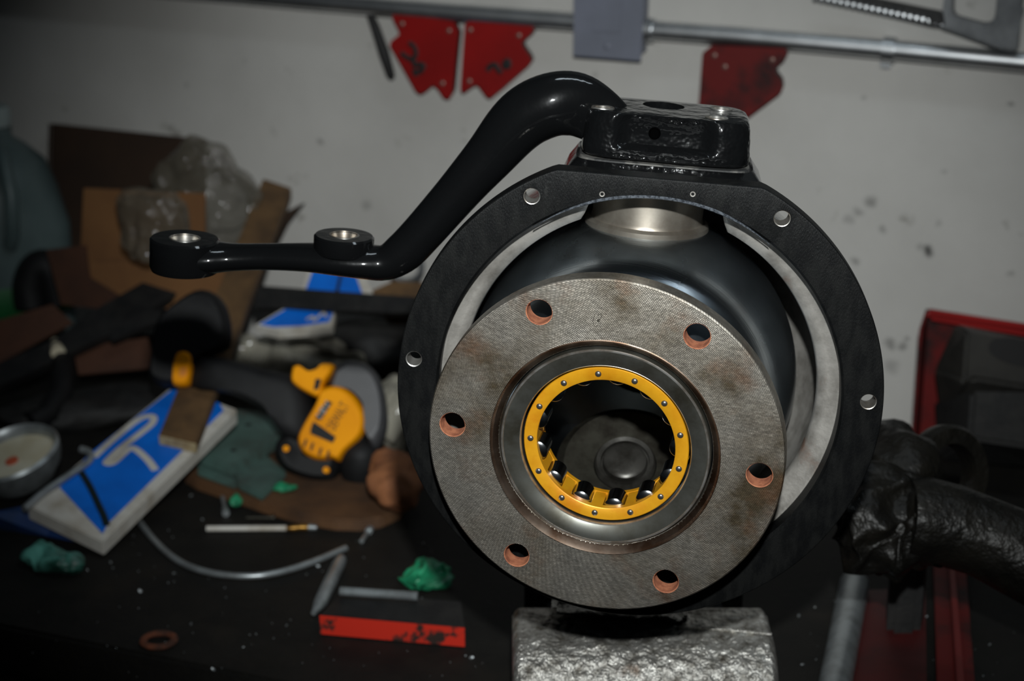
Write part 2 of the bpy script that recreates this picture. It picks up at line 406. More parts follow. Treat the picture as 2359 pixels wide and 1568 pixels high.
m_gasket = M('grey_gasket', _lin((92, 90, 86)), .7, 0, (.02, .02, .02), 60, 5, (.45, .55), bump=.4, bscale=200)
obj('gasket', loft([(z0 - .0034, loop_block(hx * 1.02, .0355, yc, 6)), (z0 - .0012, loop_block(hx * 1.005, .0345, yc, 6))]), m_gasket, kn)
H = z1 - z0
lv = [(0, .965, 0), (.04, .99, 0), (.12, 1., 0), (.22, 1., 0), (.26, .998, .0022), (.33, .992, .0062), (.55, .985, .0066), (.78, .972, .006), (.9, .955, .0045), (.97, .93, .003), (1., .89, .0025)]
blk = obj('arm_block', loft([(z0 + H * f, loop_block(hx * s_, .033 * s_, yc, 5, rc * 1.15)) for f, s_, rc in lv]), m_block, kn, smooth=50)
pc = KZ(1529, 243, z1)
bolts = [Vector((KZ(x_, y_, z1).x, q_, z1)) for x_, y_, q_ in ((1400, 219, .016), (1390, 243, -.018), (1660, 240, .014), (1650, 264, -.02))]
boolean(blk, [xform(cyl(.0135, z1 - .02, z1 + .01, 40), Matrix.Translation((pc.x, pc.y, 0)))] + [xform(cyl(.0052, z1 - .015, z1 + .01, 32), Matrix.Translation((p.x, p.y, 0))) for p in bolts])
for p in bolts:
    h = obj('bolt_hole_rim', xform(lathe([(.0050, z1 - .014), (.0050, z1 + .0002), (.0058, z1 + .0005), (.0072, z1 + .0004), (.0076, z1 - .001), (.0052, z1 - .002)], 36, close=True), Matrix.Translation((p.x, p.y, 0))), m_black if p in (bolts[0],) else m_edge, kn)
    h['label'] = 'worn bright rim of a bolt hole'
p = KP(1508, 308, BF + .006)
obj('casting_pit', xform(lathe([(0, -.001), (.0026, -.0010), (.0034, -.0002), (.0038, -.0008), (.0038, -.004), (0, -.004)], 20), Matrix.Translation((p.x, BF + .0062, p.z)) @ L2K), M('pit_black', (.001, .001, .001), 1., spec=0.), kn)
zl = (KI @ Vector((RING_C.x, 1.17, BZ + .083))).z
obj('lower_pad', boxbm(.1, .06, -.13 - zl - .0005, (.004, .088, (-.13 + zl) / 2), .004), m_black, kn)
# the steering arm itself: traced centre line with its own thickness
AP = [(1425, 300, 52, .45), (1376, 265, 64, .5), (1328, 241, 71, .72), (1280, 239, 71, .9), (1228, 258, 70, .92), (1185, 292, 66, .92), (1130, 357, 58, .95), (1085, 408, 53, 1.), (1040, 460, 50, 1.), (975, 534, 48, 1.02),
      (930, 580, 47, 1.05), (888, 604, 41, 1.2), (840, 602, 39, 1.5), (780, 597, 36, 1.7), (700, 592, 32, 1.6), (610, 591, 30, 1.4), (540, 592, 31, 1.5), (490, 592, 36, 1.75), (440, 592, 38, 1.8)]
AY = -.004
ap = cr([tuple(float(v) for v in a) for a in AP], 5)
pxm = (KP(800, 500, AY) - KP(700, 500, AY)).length / 100
sarm = obj('steering_arm', tube([KP(a[0], a[1], AY) for a in ap], [a[2] * pxm for a in ap], 36, up=(0, 1, 0), flat=[a[3] for a in ap]), m_arm, kn, smooth=70)
def boss(px, py, rpx, h, hole, nm):
    p = KP(px, py, AY); r = rpx * pxm
    b = obj(nm, xform(lathe([(hole, 0), (r - .0012, 0), (r, -.0012), (r * 1.0, -h + .003), (r * .95, -h), (hole, -h)], 56, close=True), Matrix.Translation(p)), m_arm, sarm)
    s_ = obj('tapered_hole', xform(lathe([(hole + .0002, .0004), (hole + .0012, .0003), (hole + .0012, -h + .001), (hole - .0016, -h + .001), (hole - .0008, -.004)], 40, close=True), Matrix.Translation(p)), m_edge, sarm)
    s_['label'] = 'bare bright tapered hole'
    return b
boss(426, 548, 80, .0222, .0092, 'end_boss'); boss(793, 541, 69, .012, .0088, 'middle_boss')
obj('forging_mark', strokes([[(832, 614), (838, 622), (833, 628)], [(846, 612), (841, 618), (851, 619), (853, 626), (845, 629)]], .0005, lambda x, y: KP(x, y, AY - .0132)), m_edge, sarm)

# ---------------------------------------------------------------- axle ball with drilled flange (frame B: z along its axis to the viewer)
PFL = PT(1390.8, 1035.3, 1.115)
fy, fp, fr = R(-12.1), R(-3.64), R(24.5)
ba = Vector((math.sin(fy) * math.cos(fp), -math.cos(fy) * math.cos(fp), math.sin(fp)))
bx = Vector((0, 0, 1)).cross(ba).normalized(); by = ba.cross(bx).normalized()
BM = basis(bx, by, ba, PFL)
ball = thing('axle_ball', 'polished steel axle ball with round drilled mounting flange, seated inside the black knuckle', 'axle ball', mat=BM)
RB, LB = .1085, .117                          # ball radius, ball centre behind the flange face
RF, BC = .1103, .0955
def nodes_flange():
    m = M('brown_grey_machined_flange', _lin((220, 212, 200)), .32, .95, _lin((102, 90, 72)), 15, 11, (.36, .64), rough2=.5, col3=_lin((126, 92, 68)), scale3=27, ramp3=(.52, .76))
    nt = m.node_tree; b = nt.nodes['Principled BSDF']; L = nt.links.new
    tc = nt.nodes.new('ShaderNodeTexCoord')
    mp = nt.nodes.new('ShaderNodeMapping'); mp.inputs['Location'].default_value = (.034, -.052, 0); L(tc.outputs['Object'], mp.inputs[0])
    def wave(vec, sc):
        wv = nt.nodes.new('ShaderNodeTexWave'); wv.wave_type = 'RINGS'; wv.rings_direction = 'Z'; wv.inputs['Scale'].default_value = sc
        wv.inputs['Distortion'].default_value = 1.5; wv.inputs['Detail'].default_value = 2; wv.inputs['Detail Scale'].default_value = 30; L(vec, wv.inputs[0]); return wv.outputs[1]
    ad = nt.nodes.new('ShaderNodeMath'); ad.operation = 'ADD'; L(wave(tc.outputs['Object'], 330), ad.inputs[0])
    L(wave(mp.outputs[0], 300), ad.inputs[1])
    n = nt.nodes.new('ShaderNodeTexNoise'); n.inputs['Scale'].default_value = 420; n.inputs['Detail'].default_value = 3; L(tc.outputs['Object'], n.inputs[0])
    a2 = nt.nodes.new('ShaderNodeMath'); a2.operation = 'MULTIPLY_ADD'; a2.inputs[1].default_value = 2.4; hf = nt.nodes.new('ShaderNodeMath'); hf.operation = 'MULTIPLY'; hf.inputs[1].default_value = .55; L(ad.outputs[0], hf.inputs[0]); L(n.outputs[0], a2.inputs[0]); L(hf.outputs[0], a2.inputs[2])
    g = nt.nodes.new('ShaderNodeTexNoise'); g.inputs['Scale'].default_value = 330; g.inputs['Detail'].default_value = 5; L(tc.outputs['Object'], g.inputs[0])
    gr_ = nt.nodes.new('ShaderNodeMapRange'); gr_.inputs[1].default_value = .3; gr_.inputs[2].default_value = .7; gr_.inputs[3].default_value = .78; gr_.inputs[4].default_value = 1.12; L(g.outputs[0], gr_.inputs[0])
    g2 = nt.nodes.new('ShaderNodeTexNoise'); g2.inputs['Scale'].default_value = 55; g2.inputs['Detail'].default_value = 8; L(tc.outputs['Object'], g2.inputs[0])
    gs_ = nt.nodes.new('ShaderNodeMapRange'); gs_.inputs[1].default_value = .35; gs_.inputs[2].default_value = .65; gs_.inputs[3].default_value = .82; gs_.inputs[4].default_value = 1.1; L(g2.outputs[0], gs_.inputs[0])
    gm = nt.nodes.new('ShaderNodeMath'); gm.operation = 'MULTIPLY'; L(gr_.outputs[0], gm.inputs[0]); L(gs_.outputs[0], gm.inputs[1])
    old = b.inputs['Base Color'].links[0].from_socket
    vm = nt.nodes.new('ShaderNodeVectorMath'); vm.operation = 'SCALE'; L(old, vm.inputs[0]); L(gm.outputs[0], vm.inputs['Scale']); L(vm.outputs[0], b.inputs['Base Color'])
    bp = nt.nodes.new('ShaderNodeBump'); bp.inputs['Strength'].default_value = .36; bp.inputs['Distance'].default_value = .0003
    L(a2.outputs[0], bp.inputs['Height']); L(bp.outputs[0], b.inputs['Normal'])
    return m
m_flange = nodes_flange()
flg = obj('flange', lathe([(.0712, 0), (RF - .0008, 0), (RF, -.0008), (RF, -.0125), (.066, -.0125), (.0665, -.0045), (.0695, -.0015)], 160, close=True), m_flange, ball)
bh = []
for k in range(6):
    a = -fr + k * math.pi / 3; bh.append((math.sin(a) * BC, math.cos(a) * BC))
boolean(flg, [xform(cyl(.0083, -.03, .02, 40), Matrix.Translation((x, y, 0))) for x, y in bh])
for x, y in bh:
    h = obj('bolt_hole', xform(lathe([(.00835, -.0123), (.00835, -.0004), (.0078, -.0007), (.0078, -.0123)], 40, close=True), Matrix.Translation((x, y, 0))), m_rust, flg)
    h['label'] = 'rusty orange wall of a bolt hole'
obj('chamfer', lathe([(.0716, .00015), (.0712, .0003), (.0668, -.0042), (.0664, -.0052), (.0700, -.0048)], 140, close=True), M('brown_bevel_steel', _lin((170, 150, 134)), .36, 1., _lin((112, 84, 66)), 40, 7), flg)
def ballsteel():
    m = M('polished_ball_steel', _lin((196, 205, 212)), .25, 1., _lin((146, 156, 166)), 9, 7, (.35, .7), rough2=.38, aniso=.6, coat=.5, crough=.1)
    nt = m.node_tree; b = nt.nodes['Principled BSDF']; L = nt.links.new
    tc = nt.nodes.new('ShaderNodeTexCoord'); mp = nt.nodes.new('ShaderNodeMapping'); mp.inputs['Scale'].default_value = (6, 6, 260); L(tc.outputs['Object'], mp.inputs[0])
    n = nt.nodes.new('ShaderNodeTexNoise'); n.inputs['Scale'].default_value = 3; n.inputs['Detail'].default_value = 4; L(mp.outputs[0], n.inputs[0])
    bp = nt.nodes.new('ShaderNodeBump'); bp.inputs['Strength'].default_value = .12; bp.inputs['Distance'].default_value = .0006
    L(n.outputs[0], bp.inputs['Height']); L(bp.outputs[0], b.inputs['Normal']); return m
m_ball = ballsteel()
pr = []
for k in range(0, 49):                        # sphere from the neck round to the back opening
    a = R(36 + (148 - 36) * k / 48); pr.append((RB * math.sin(a), RB * math.cos(a) - LB))
inn = []
for k in range(0, 33):
    a = R(148 - (148 - 40) * k / 32); inn.append(((RB - .012) * math.sin(a), (RB - .012) * math.cos(a) - LB))
BUP = Matrix.Translation((0, .006, 0))
bsh = obj('ball_shell', xform(lathe([(.0655, -.0126), (.0655, -.026)] + pr + inn + [(.056, -.038), (.056, -.0126)], 128, close=True), BUP), [m_ball], ball, smooth=60)
# pivot socket on top of the ball, axis upright
BI = BM.inverted()
cb = BM @ Vector((0, 0, -LB))
up_b = (BI.to_3x3() @ kz).normalized(); sx = up_b.cross(Vector((0, 0, 1))).normalized(); sy = up_b.cross(sx)
UM = basis(sx, sy, up_b, (0, .006, -LB))
rs = .0395; zs = math.sqrt(RB ** 2 - rs ** 2) + .0035
boolean(bsh, [xform(cyl(rs + .0002, zs - .0135, zs + .05, 64), UM)])
m_socket = M('machined_socket_steel', _lin((176, 168, 156)), .36, .85, _lin((140, 130, 118)), 30, 6)
obj('pivot_socket', xform(lathe([(rs + .001, zs - .0045), (rs + .0008, zs - .0008), (rs - .0015, zs + .001), (rs - .003, zs + .0008), (rs - .0036, zs + .003), (rs - .0034, zs + .034), (rs - .005, zs + .035), (.004, zs + .035), (.004, zs - .014), (rs - .001, zs - .014)], 96, close=True), UM), m_socket, ball)
# hollow inside: lower pivot cup and rear bore ring
dn = Matrix.Translation((0, 0, -LB)) @ basis(sx, -sy, -up_b) @ Matrix.Rotation(R(0), 4, 'X')
m_inner = M('greasy_inner_steel', _lin((74, 72, 68)), .34, .6, _lin((44, 42, 38)), 50, 6)
pcup = BI @ PT(1440, 1062, 1.245)
tl = (up_b * .8 + Vector((0, 0, 1)) * .55).normalized(); tx = tl.cross(Vector((1, 0, 0))).normalized(); ty = tl.cross(tx)
CM = basis(tx, ty, tl, pcup)
obj('lower_pivot_cap', xform(lathe([(0, .003), (.012, .003), (.0145, .0012), (.0155, -.003), (.0165, -.003), (.0168, .0), (.0195, .001), (.021, -.002), (.021, -.006), (0, -.006)], 64), CM), m_inner, ball)
obj('lower_web', xform(lathe([(.0215, -.004), (.042, -.001), (.048, -.006), (.048, -.011), (.0215, -.011)], 72, close=True), CM), m_dull, ball)
obj('rear_bore_ring', xform(lathe([(.040, 0), (.044, .003), (.05, 0), (.05, -.006), (.04, -.006)], 72, close=True), Matrix.Translation((-.006, .028, -LB - .07))), m_dull, ball)
obj('stamped_number', strokes([[(1371, 722), (1366, 738), (1370, 752), (1378, 748)], [(1378, 726), (1386, 722), (1383, 734), (1376, 738), (1385, 742)]], .00035,
    lambda x, y: (lambda d, o_: BM @ (o_ + d * ((.0001 - o_.z) / d.z)))(BI.to_3x3() @ ray(x, y), BI @ CAM)), m_dull, ball, world=True)

# ---------------------------------------------------------------- roller bearing pressed into the flange
brg = thing('roller_bearing', 'roller bearing with gold riveted cage, pressed into the flange centre', 'bearing', mat=BM.copy())
obj('outer_race', lathe([(.0530, -.0050), (.0536, -.0044), (.0600, -.0030), (.0635, -.0018), (.0648, -.0020), (.0653, -.0034), (.0653, -.0120), (.0565, -.030), (.0535, -.030), (.0535, -.0065)], 144, close=True), m_race, brg)
obj('race_edge', lathe([(.0527, -.0072), (.0529, -.0050), (.0535, -.0043), (.0540, -.0046), (.0538, -.0072)], 120, close=True), m_edge, brg)
obj('race_rim_highlight', lathe([(.0632, -.0020), (.0636, -.0013), (.0644, -.0013), (.0649, -.0019), (.0645, -.0026)], 120, close=True), m_edge, brg)  # bright ring put on as the highlight of the race's outer rim
zc = -.0068
cg = lathe([(.0431, zc - .0004), (.0436, zc), (.0508, zc), (.0513, zc - .0005), (.0513, zc - .0042), (.0431, zc - .0042)], 120, close=True)
lathe([(.0431, zc - .0225), (.0513, zc - .0225), (.0513, zc - .0262), (.0431, zc - .0262)], 120, close=True, bm=cg)
nr = 13; a0 = math.atan2(-(857 - 1021), 1380 - 1396.5)
for k in range(nr):
    a = a0 + 2 * math.pi * k / nr
    t2 = bmesh.new(); boxbm(.0074, .0072, .0186, (.0470, 0, zc - .0133), .0005, t2)
    xform(t2, Matrix.Rotation(a, 4, 'Z')); me = bpy.data.meshes.new('t'); t2.to_mesh(me); t2.free(); cg.from_mesh(me); bpy.data.meshes.remove(me)
obj('cage', cg, m_gold, brg)
rv0 = lathe([(.0020, -.0004), (.0020, .0002), (.0016, .0008), (.0008, .0011), (0, .0012)], 16)
rl0 = lathe([(0, -.0178), (.0050, -.0178), (.0066, -.0168), (.0066, -.0010), (.0052, 0), (0, 0)], 28)
me_rv = me_rl = None
for k in range(nr):
    a = a0 + 2 * math.pi * k / nr; a2 = a + math.pi / nr
    if k == 0:
        o1 = obj('rivet', rv0, m_rivet, brg); o2 = obj('roller', rl0, m_roller, brg)
        me_rv, me_rl = o1.data, o2.data; o2['label'] = 'polished steel roller'
    else:
        o1 = link(bpy.data.objects.new('rivet', me_rv)); o1.parent = brg
        o2 = link(bpy.data.objects.new('roller', me_rl)); o2.parent = brg; o2['label'] = 'polished steel roller'
    o1.location = (.0471 * math.cos(a), .0471 * math.sin(a), zc)
    o2.location = (.0453 * math.cos(a2), .0453 * math.sin(a2), zc - .0045)

# ---------------------------------------------------------------- bench vise under the knuckle
VX0, VX1 = PT(1180, 1480, 1.310).x, PT(1790, 1480, 1.310).x
vc = (VX0 + VX1) / 2; vw = (VX1 - VX0)
vis = thing('bench_vise', 'battered silver-topped bench vise under the steering knuckle', 'vise', (vc, 1.212, BZ))
zt = .083
prof = [(.012, .0), (.012, .02), (.0, .026), (-.03, .030), (-.046, .036), (-.052, .046), (-.051, .058), (-.045, .068), (-.034, .0765), (-.018, .0812), (.0, zt), (.028, zt), (.034, zt - .003), (.036, zt - .012), (.036, .0)]
NX = 90; bm = bmesh.new(); rg = []
pp = cr([(float(a), float(b)) for a, b in prof[2:13]], 7); pp = [prof[0], prof[1]] + pp + [prof[13], prof[14]]
for i in range(NX + 1):
    u = i / NX; e = min(u, 1 - u); ins = .006 * max(0, 1 - e / .03) ** 2; x = (u - .5) * vw; row = []
    for j, (y, z) in enumerate(pp):
        yy = y + (ins if y < .02 else -ins * .3); zz = z - (ins if z > .03 else 0)
        if y < .02 and z > .03:
            n1 = noise.noise(Vector((x * 60, y * 60, z * 60))); n2 = noise.noise(Vector((x * 170, y * 170, z * 170 + 5)))
            n3 = noise.noise(Vector((x * 420, y * 420, z * 420 + 9)))
            zz += (n1 * .0022 + n2 * .0014 + n3 * .0006) * min(1, (z - .03) / .015); yy += (n1 * .002 + n2 * .0013 + n3 * .0006)
        row.append(bm.verts.new((x, yy, zz)))
    rg.append(row)
for A, B in zip(rg, rg[1:]):
    for j in range(len(pp) - 1): bm.faces.new((A[j], A[j + 1], B[j + 1], B[j]))
    bm.faces.new((A[-1], A[0], B[0], B[-1]))
bm.faces.new(rg[0]); bm.faces.new(rg[-1])
obj('front_jaw', bm, m_vise, vis, smooth=70)
obj('seam_ridge', tube([Vector((vw * .12, -.002, zt + .0002)), Vector((vw * .3, -.006, zt + .0002)), Vector((vw * .49, -.012, zt - .001))], .0012, 8), m_vise, vis)
obj('vise_body', boxbm(vw * .8, .09, .06, (0, .082, .031), .008), m_visebody, vis)
obj('rear_jaw', boxbm(vw * .9, .03, .045, (0, .10, .066), .008), m_visebody, vis)
obj('vise_base', boxbm(vw * .6, .20, .012, (0, .07, .0061), .003), m_visebody, vis)

# ---------------------------------------------------------------- things on the wall
m_galv = M('galvanised_conduit', _lin((222, 224, 226)), .37, 1., _lin((206, 208, 210)), 30, 5)
m_boxgrey = M('grey_blue_painted_steel', _lin((112, 115, 128)), .55, .1, _lin((104, 107, 118)), 12, 5)
m_red = M('red_enamel', _lin((138, 13, 12)), .5, 0, _lin((112, 11, 10)), 9, 6, (.35, .7), spec=.3)
m_redold = M('scuffed_red_enamel', _lin((88, 10, 8)), .55, 0, _lin((34, 10, 9)), 22, 8, (.46, .66), spec=.3)
m_ink = M('black_marker_ink', (.006, .005, .005), .7)
m_dark = M('blackened_steel', (.010, .010, .0105), .55, .3, (.02, .019, .018), 40, 6, bump=.3, bscale=200)
m_alu = M('dull_grey_die_cast', _lin((118, 120, 122)), .5, .5, _lin((92, 94, 96)), 18, 5)
def coffs(px, py, r): return PW(px, py, r + .004)
c1 = [(560, -12), (700, 1), (1000, 25), (1330, 50)]
c2 = [(1478, 67), (1700, 83), (2050, 114), (2420, 149)]
cond = thing('conduit', 'galvanised steel electrical conduit running along the wall into a grey box', 'conduit', coffs(1400, 60, .0102))
obj('pipe', tube([coffs(-60, -62, .0105)] + [coffs(x, y, .0105) for x, y in c1], .0101, 24), m_galv, cond, world=True)
obj('pipe', tube([coffs(x, y, .0105) for x, y in c2], .0101, 24), m_galv, cond, world=True)
obj('connector', tube([coffs(1476, 67, .0105), coffs(1506, 70, .0105)], .013, 20), m_galv, cond, world=True)
sc_ = coffs(1491, 76, .02); obj('connector_screw', xform(lathe([(0, .003), (.002, .0028), (.0034, .0015), (.0034, -.004), (0, -.004)], 16), basis(WD, Vector((0, 0, 1)), WN, sc_)), m_galv, cond, world=True)
pA, pB = coffs(2035, 113, .0105), coffs(2063, 116, .0105)
st = obj('strap', tube([pA, pB], .013, 20), m_galv, cond, world=True)
obj('strap_tab', wslab([(2035, 84), (2066, 87), (2064, 104), (2036, 101)], .010, .009), m_galv, cond, world=True)
obj('strap_tab', wslab([(2026, 130), (2054, 132), (2050, 158), (2028, 156)], .010, .009), m_galv, cond, world=True)
eb = thing('junction_box', 'grey-blue metal junction box with blank raised cover plate on the conduit', 'junction box', PW(1400, 70, .0))
obj('box', wslab([(1330, -60), (1482, -62), (1474, 128), (1328, 118)], .026, .025, .002), m_boxgrey, eb, world=True)
cv = obj('cover_plate', wslab([(1322, -70), (1488, -72), (1476, 141), (1320, 129)], .0285, .0025, .0008), m_boxgrey, eb, world=True)
obj('raised_panel', wslab([(1366, -40), (1434, -40), (1430, 76), (1364, 72)], .0302, .0018, .0008), m_boxgrey, cv, world=True)
obj('cover_screw', xform(lathe([(0, .0012), (.0025, .001), (.0036, 0), (.0036, -.002), (0, -.002)], 16), basis(WD, Vector((0, 0, 1)), WN, PW(1398, 107, .0285))), m_boxgrey, cv, world=True)

def magnet(outline, rivets, marks, label, off=.022, mat=m_red):
    c_ = PW(sum(p[0] for p in outline) / len(outline), sum(p[1] for p in outline) / len(outline), 0)
    t = thing('welding_magnet', label, 'magnet', c_, group='red welding magnets under the conduit')
    obj('front_plate', wslab(outline, off, .002, .0005), mat, t, world=True)
    cx_ = sum(p[0] for p in outline) / len(outline); cy_ = sum(p[1] for p in outline) / len(outline)
    obj('core', wslab([(cx_ + (x - cx_) * .93, cy_ + (y - cy_) * .95) for x, y in outline], off - .002, off - .005, .001), m_dark, t, world=True)
    obj('back_plate', wslab(outline, .003, .002, .0005), mat, t, world=True)
    r0 = None
    for x, y in rivets:
        rb = xform(lathe([(0, .0012), (.0018, .001), (.003, 0), (.003, -.002), (0, -.002)], 14), basis(WD, Vector((0, 0, 1)), WN, PW(x, y, off)))
        obj('rivet', rb, M('dull_rivet', _lin((128, 100, 92)), .45, .5), t, world=True)
    if marks: obj('marker_writing', strokes(marks, .0030, lambda x, y: PW(x, y, off + .0003), flat=.25, up=WN), m_ink, t, world=True)
magnet([(902, 28), (1045, 50), (1056, 72), (1047, 160), (1042, 214), (1034, 228), (1022, 226), (1008, 205), (998, 196), (978, 212), (968, 217), (957, 210), (932, 165), (897, 104), (901, 94), (919, 80), (918, 70), (905, 45)],
       [(926, 55), (1034, 71), (1019, 192)],
       [[(941, 99), (952, 106), (958, 122), (951, 136), (938, 133), (923, 122)], [(951, 136), (955, 150), (966, 148), (976, 152), (968, 164)], [(953, 172), (966, 165), (975, 163)], [(954, 158), (958, 175)]], 'red welding magnet with dark handwriting, beside the black rod')
magnet([(1070, 57), (1079, 49), (1225, 62), (1230, 66), (1222, 80), (1203, 96), (1202, 104), (1222, 132), (1224, 141), (1218, 150), (1158, 203), (1128, 227), (1119, 222), (1100, 196), (1091, 197), (1068, 214), (1062, 212), (1060, 200), (1066, 110)],
       [(1083, 69), (1195, 82), (1081, 187)],
       [[(1122, 163), (1130, 152), (1142, 150), (1146, 160), (1156, 168)], [(1160, 146), (1170, 140), (1172, 152), (1162, 154), (1160, 146)]], 'red welding magnet with short scrawl, right of the seam between the hanging pair')
magnet([(1640, 104), (1808, 112), (1814, 122), (1806, 140), (1786, 158), (1788, 168), (1801, 184), (1803, 204), (1796, 216), (1724, 270), (1690, 290), (1600, 290), (1610, 230), (1618, 122)],
       [(1646, 128), (1779, 138), (1670, 154)], None, 'dark red welding magnet hanging alone behind the arm block', mat=m_redold)
rod = obj('black_rod', tube([PW(850, 26, .012), PW(866, 66, .013), PW(884, 120, .014), PW(900, 172, .013), PW(904, 181, .012)], [.0042, .0054, .0062, .005, .003], 14), m_ink, world=True)
tag(rod, 'slim black rod hanging from the conduit beside a red magnet', 'rod')
# saw hung above the conduit, top right
saw = thing('hacksaw', 'grey metal hand saw with open cast handle and toothed bar above the conduit', 'hand saw', PW(2250, 60, 0))
obj('bar', wslab([(1885, -22), (1960, -14), (2178, 30), (2182, 62), (2150, 60), (1905, 1)], .03, .012), m_dark, saw, world=True)
tb = bmesh.new()
for i in range(22):
    x = 1880 + i * 14.5; y = -11 + i * 3.05
    p = PW(x, y + 3.5, .032); bmesh.ops.create_icosphere(tb, subdivisions=1, radius=.0036, matrix=Matrix.Translation(p))
obj('teeth', tb, m_galv, saw, world=True)['kind'] = 'stuff'
obj('handle', wslab([(2168, 40), (2180, -40), (2194, -40), (2192, 34), (2200, 40), (2268, 58), (2282, 52), (2292, 40), (2300, -40), (2362, -40), (2350, 20), (2342, 118), (2318, 118), (2200, 74), (2165, 62)], .036, .022, .002), m_alu, saw, world=True)
obj('handle_rib', wslab([(2306, 112), (2330, 20), (2362, 16), (2356, 30), (2338, 116)], .042, .008, .002), m_alu, saw, world=True)
obj('blade_clip', wslab([(2138, 26), (2176, 30), (2180, 60), (2140, 54)], .036, .01), m_dark, saw, world=True)

# ---------------------------------------------------------------- clutter on the left of the bench
m_card = M('tan_cardboard', _lin((122, 84, 48)), .85, 0, _lin((110, 74, 42)), 12, 6, bump=.1, bscale=120, bdist=.001)
m_cardred = M('red_brown_cardboard', _lin((74, 44, 28)), .85, 0, _lin((60, 36, 24)), 12, 6)
m_shadebrown = M('shade_toned_brown', _lin((50, 33, 19)), .88, 0, _lin((42, 27, 16)), 12, 6)  # brown with shade put into the colour
m_wood = M('weathered_wood', _lin((98, 72, 42)), .8, 0, _lin((72, 52, 30)), 30, 8, (.4, .64), bump=.3, bscale=60, stretch=(1, 1, .25))
m_woodend = M('pale_wood_end', _lin((176, 160, 122)), .85, 0, _lin((140, 120, 88)), 90, 6)
m_blue = M('blue_printed_card', _lin((2, 112, 222)), .5, 0, _lin((2, 92, 190)), 14, 6, (.4, .68))
m_whitecard = M('worn_white_card', _lin((196, 192, 184)), .75, 0, _lin((158, 148, 132)), 26, 8, (.45, .7))
m_steel = M('bare_bar_steel', _lin((176, 182, 184)), .38, .7, _lin((150, 154, 155)), 60, 5)
m_yel = M('yellow_tool_plastic', _lin((244, 158, 0)), .6, 0, _lin((228, 142, 0)), 24, 5, spec=.12)
m_rub = M('black_tool_rubber', _lin((22, 22, 23)), .6, 0, _lin((17, 17, 18)), 40, 5, bump=.2, bscale=500, bdist=.0005, spec=.25)
m_gryp = M('grey_tool_plastic', _lin((66, 66, 68)), .5, 0, _lin((56, 56, 58)), 24, 5)
m_green = M('grey_green_paint', _lin((84, 112, 104)), .6, .1, _lin((72, 90, 84)), 24, 6, (.4, .66), col3=_lin((66, 58, 50)), scale3=16, ramp3=(.58, .75))
m_grnp = M('green_polythene', _lin((40, 150, 104)), .45, 0, _lin((22, 98, 66)), 26, 5, spec=.6)
m_mint = M('pale_green_polythene', _lin((92, 160, 146)), .45, 0, _lin((28, 70, 58)), 30, 5, spec=.6)
m_leather = M('tan_leather', _lin((156, 100, 62)), .8, 0, _lin((116, 70, 42)), 24, 6, bump=.3, bscale=200)
m_brownboard = M('brown_hardboard', _lin((92, 62, 36)), .75, 0, _lin((62, 42, 26)), 16, 7, (.4, .66))
m_redpaint = M('chipped_red_paint', _lin((190, 34, 10)), .6, 0, _lin((40, 26, 20)), 38, 5, (.56, .62))
m_brass = M('tarnished_brass', _lin((150, 112, 50)), .4, .8, _lin((104, 74, 34)), 90, 4)
m_rustring = M('rusty_wire', _lin((104, 54, 30)), .9, 0, _lin((60, 34, 22)), 60, 4)
m_cream = M('cream_enamel', _lin((214, 208, 186)), .6, 0, _lin((196, 186, 158)), 20, 5)
def clear(name, tint, op, rough=.12, bump=.5, bscale=40):
    if name in MATS: return MATS[name]
    m = bpy.data.materials.new(name); m.use_nodes = True; nt = m.node_tree; L = nt.links.new
    out = nt.nodes['Material Output']; b = nt.nodes['Principled BSDF']; b.inputs['Base Color'].default_value = (*tint, 1); b.inputs['Roughness'].default_value = rough
    tr = nt.nodes.new('ShaderNodeBsdfTransparent'); mx = nt.nodes.new('ShaderNodeMixShader')
    lw = nt.nodes.new('ShaderNodeLayerWeight'); lw.inputs[0].default_value = .45
    mr = nt.nodes.new('ShaderNodeMapRange'); mr.inputs[3].default_value = op; mr.inputs[4].default_value = min(1, op + .35); L(lw.outputs[1], mr.inputs[0])
    tc = nt.nodes.new('ShaderNodeTexCoord'); n = nt.nodes.new('ShaderNodeTexNoise'); n.inputs['Scale'].default_value = bscale; n.inputs['Detail'].default_value = 3; L(tc.outputs['Object'], n.inputs[0])
    bp = nt.nodes.new('ShaderNodeBump'); bp.inputs['Strength'].default_value = bump; bp.inputs['Distance'].default_value = .01; L(n.outputs[0], bp.inputs['Height']); L(bp.outputs[0], b.inputs['Normal'])
    L(mr.outputs[0], mx.inputs[0]); L(tr.outputs[0], mx.inputs[1]); L(b.outputs[0], mx.inputs[2]); L(mx.outputs[0], out.inputs[0])
    MATS[name] = m; return m
m_clear = clear('clear_polythene', _lin((104, 98, 86)), .34, .1, .9, 55)
m_clear2 = clear('milky_polythene', _lin((170, 165, 150)), .55)
m_jug = M('milky_jug_plastic', _lin((84, 98, 98)), .4, 0, _lin((72, 86, 86)), 10, 5, spec=.4)
m_jugcap = M('jug_cap_plastic', _lin((150, 160, 158)), .5)
m_jugliq = M('green_jug_label', _lin((16, 84, 40)), .5)

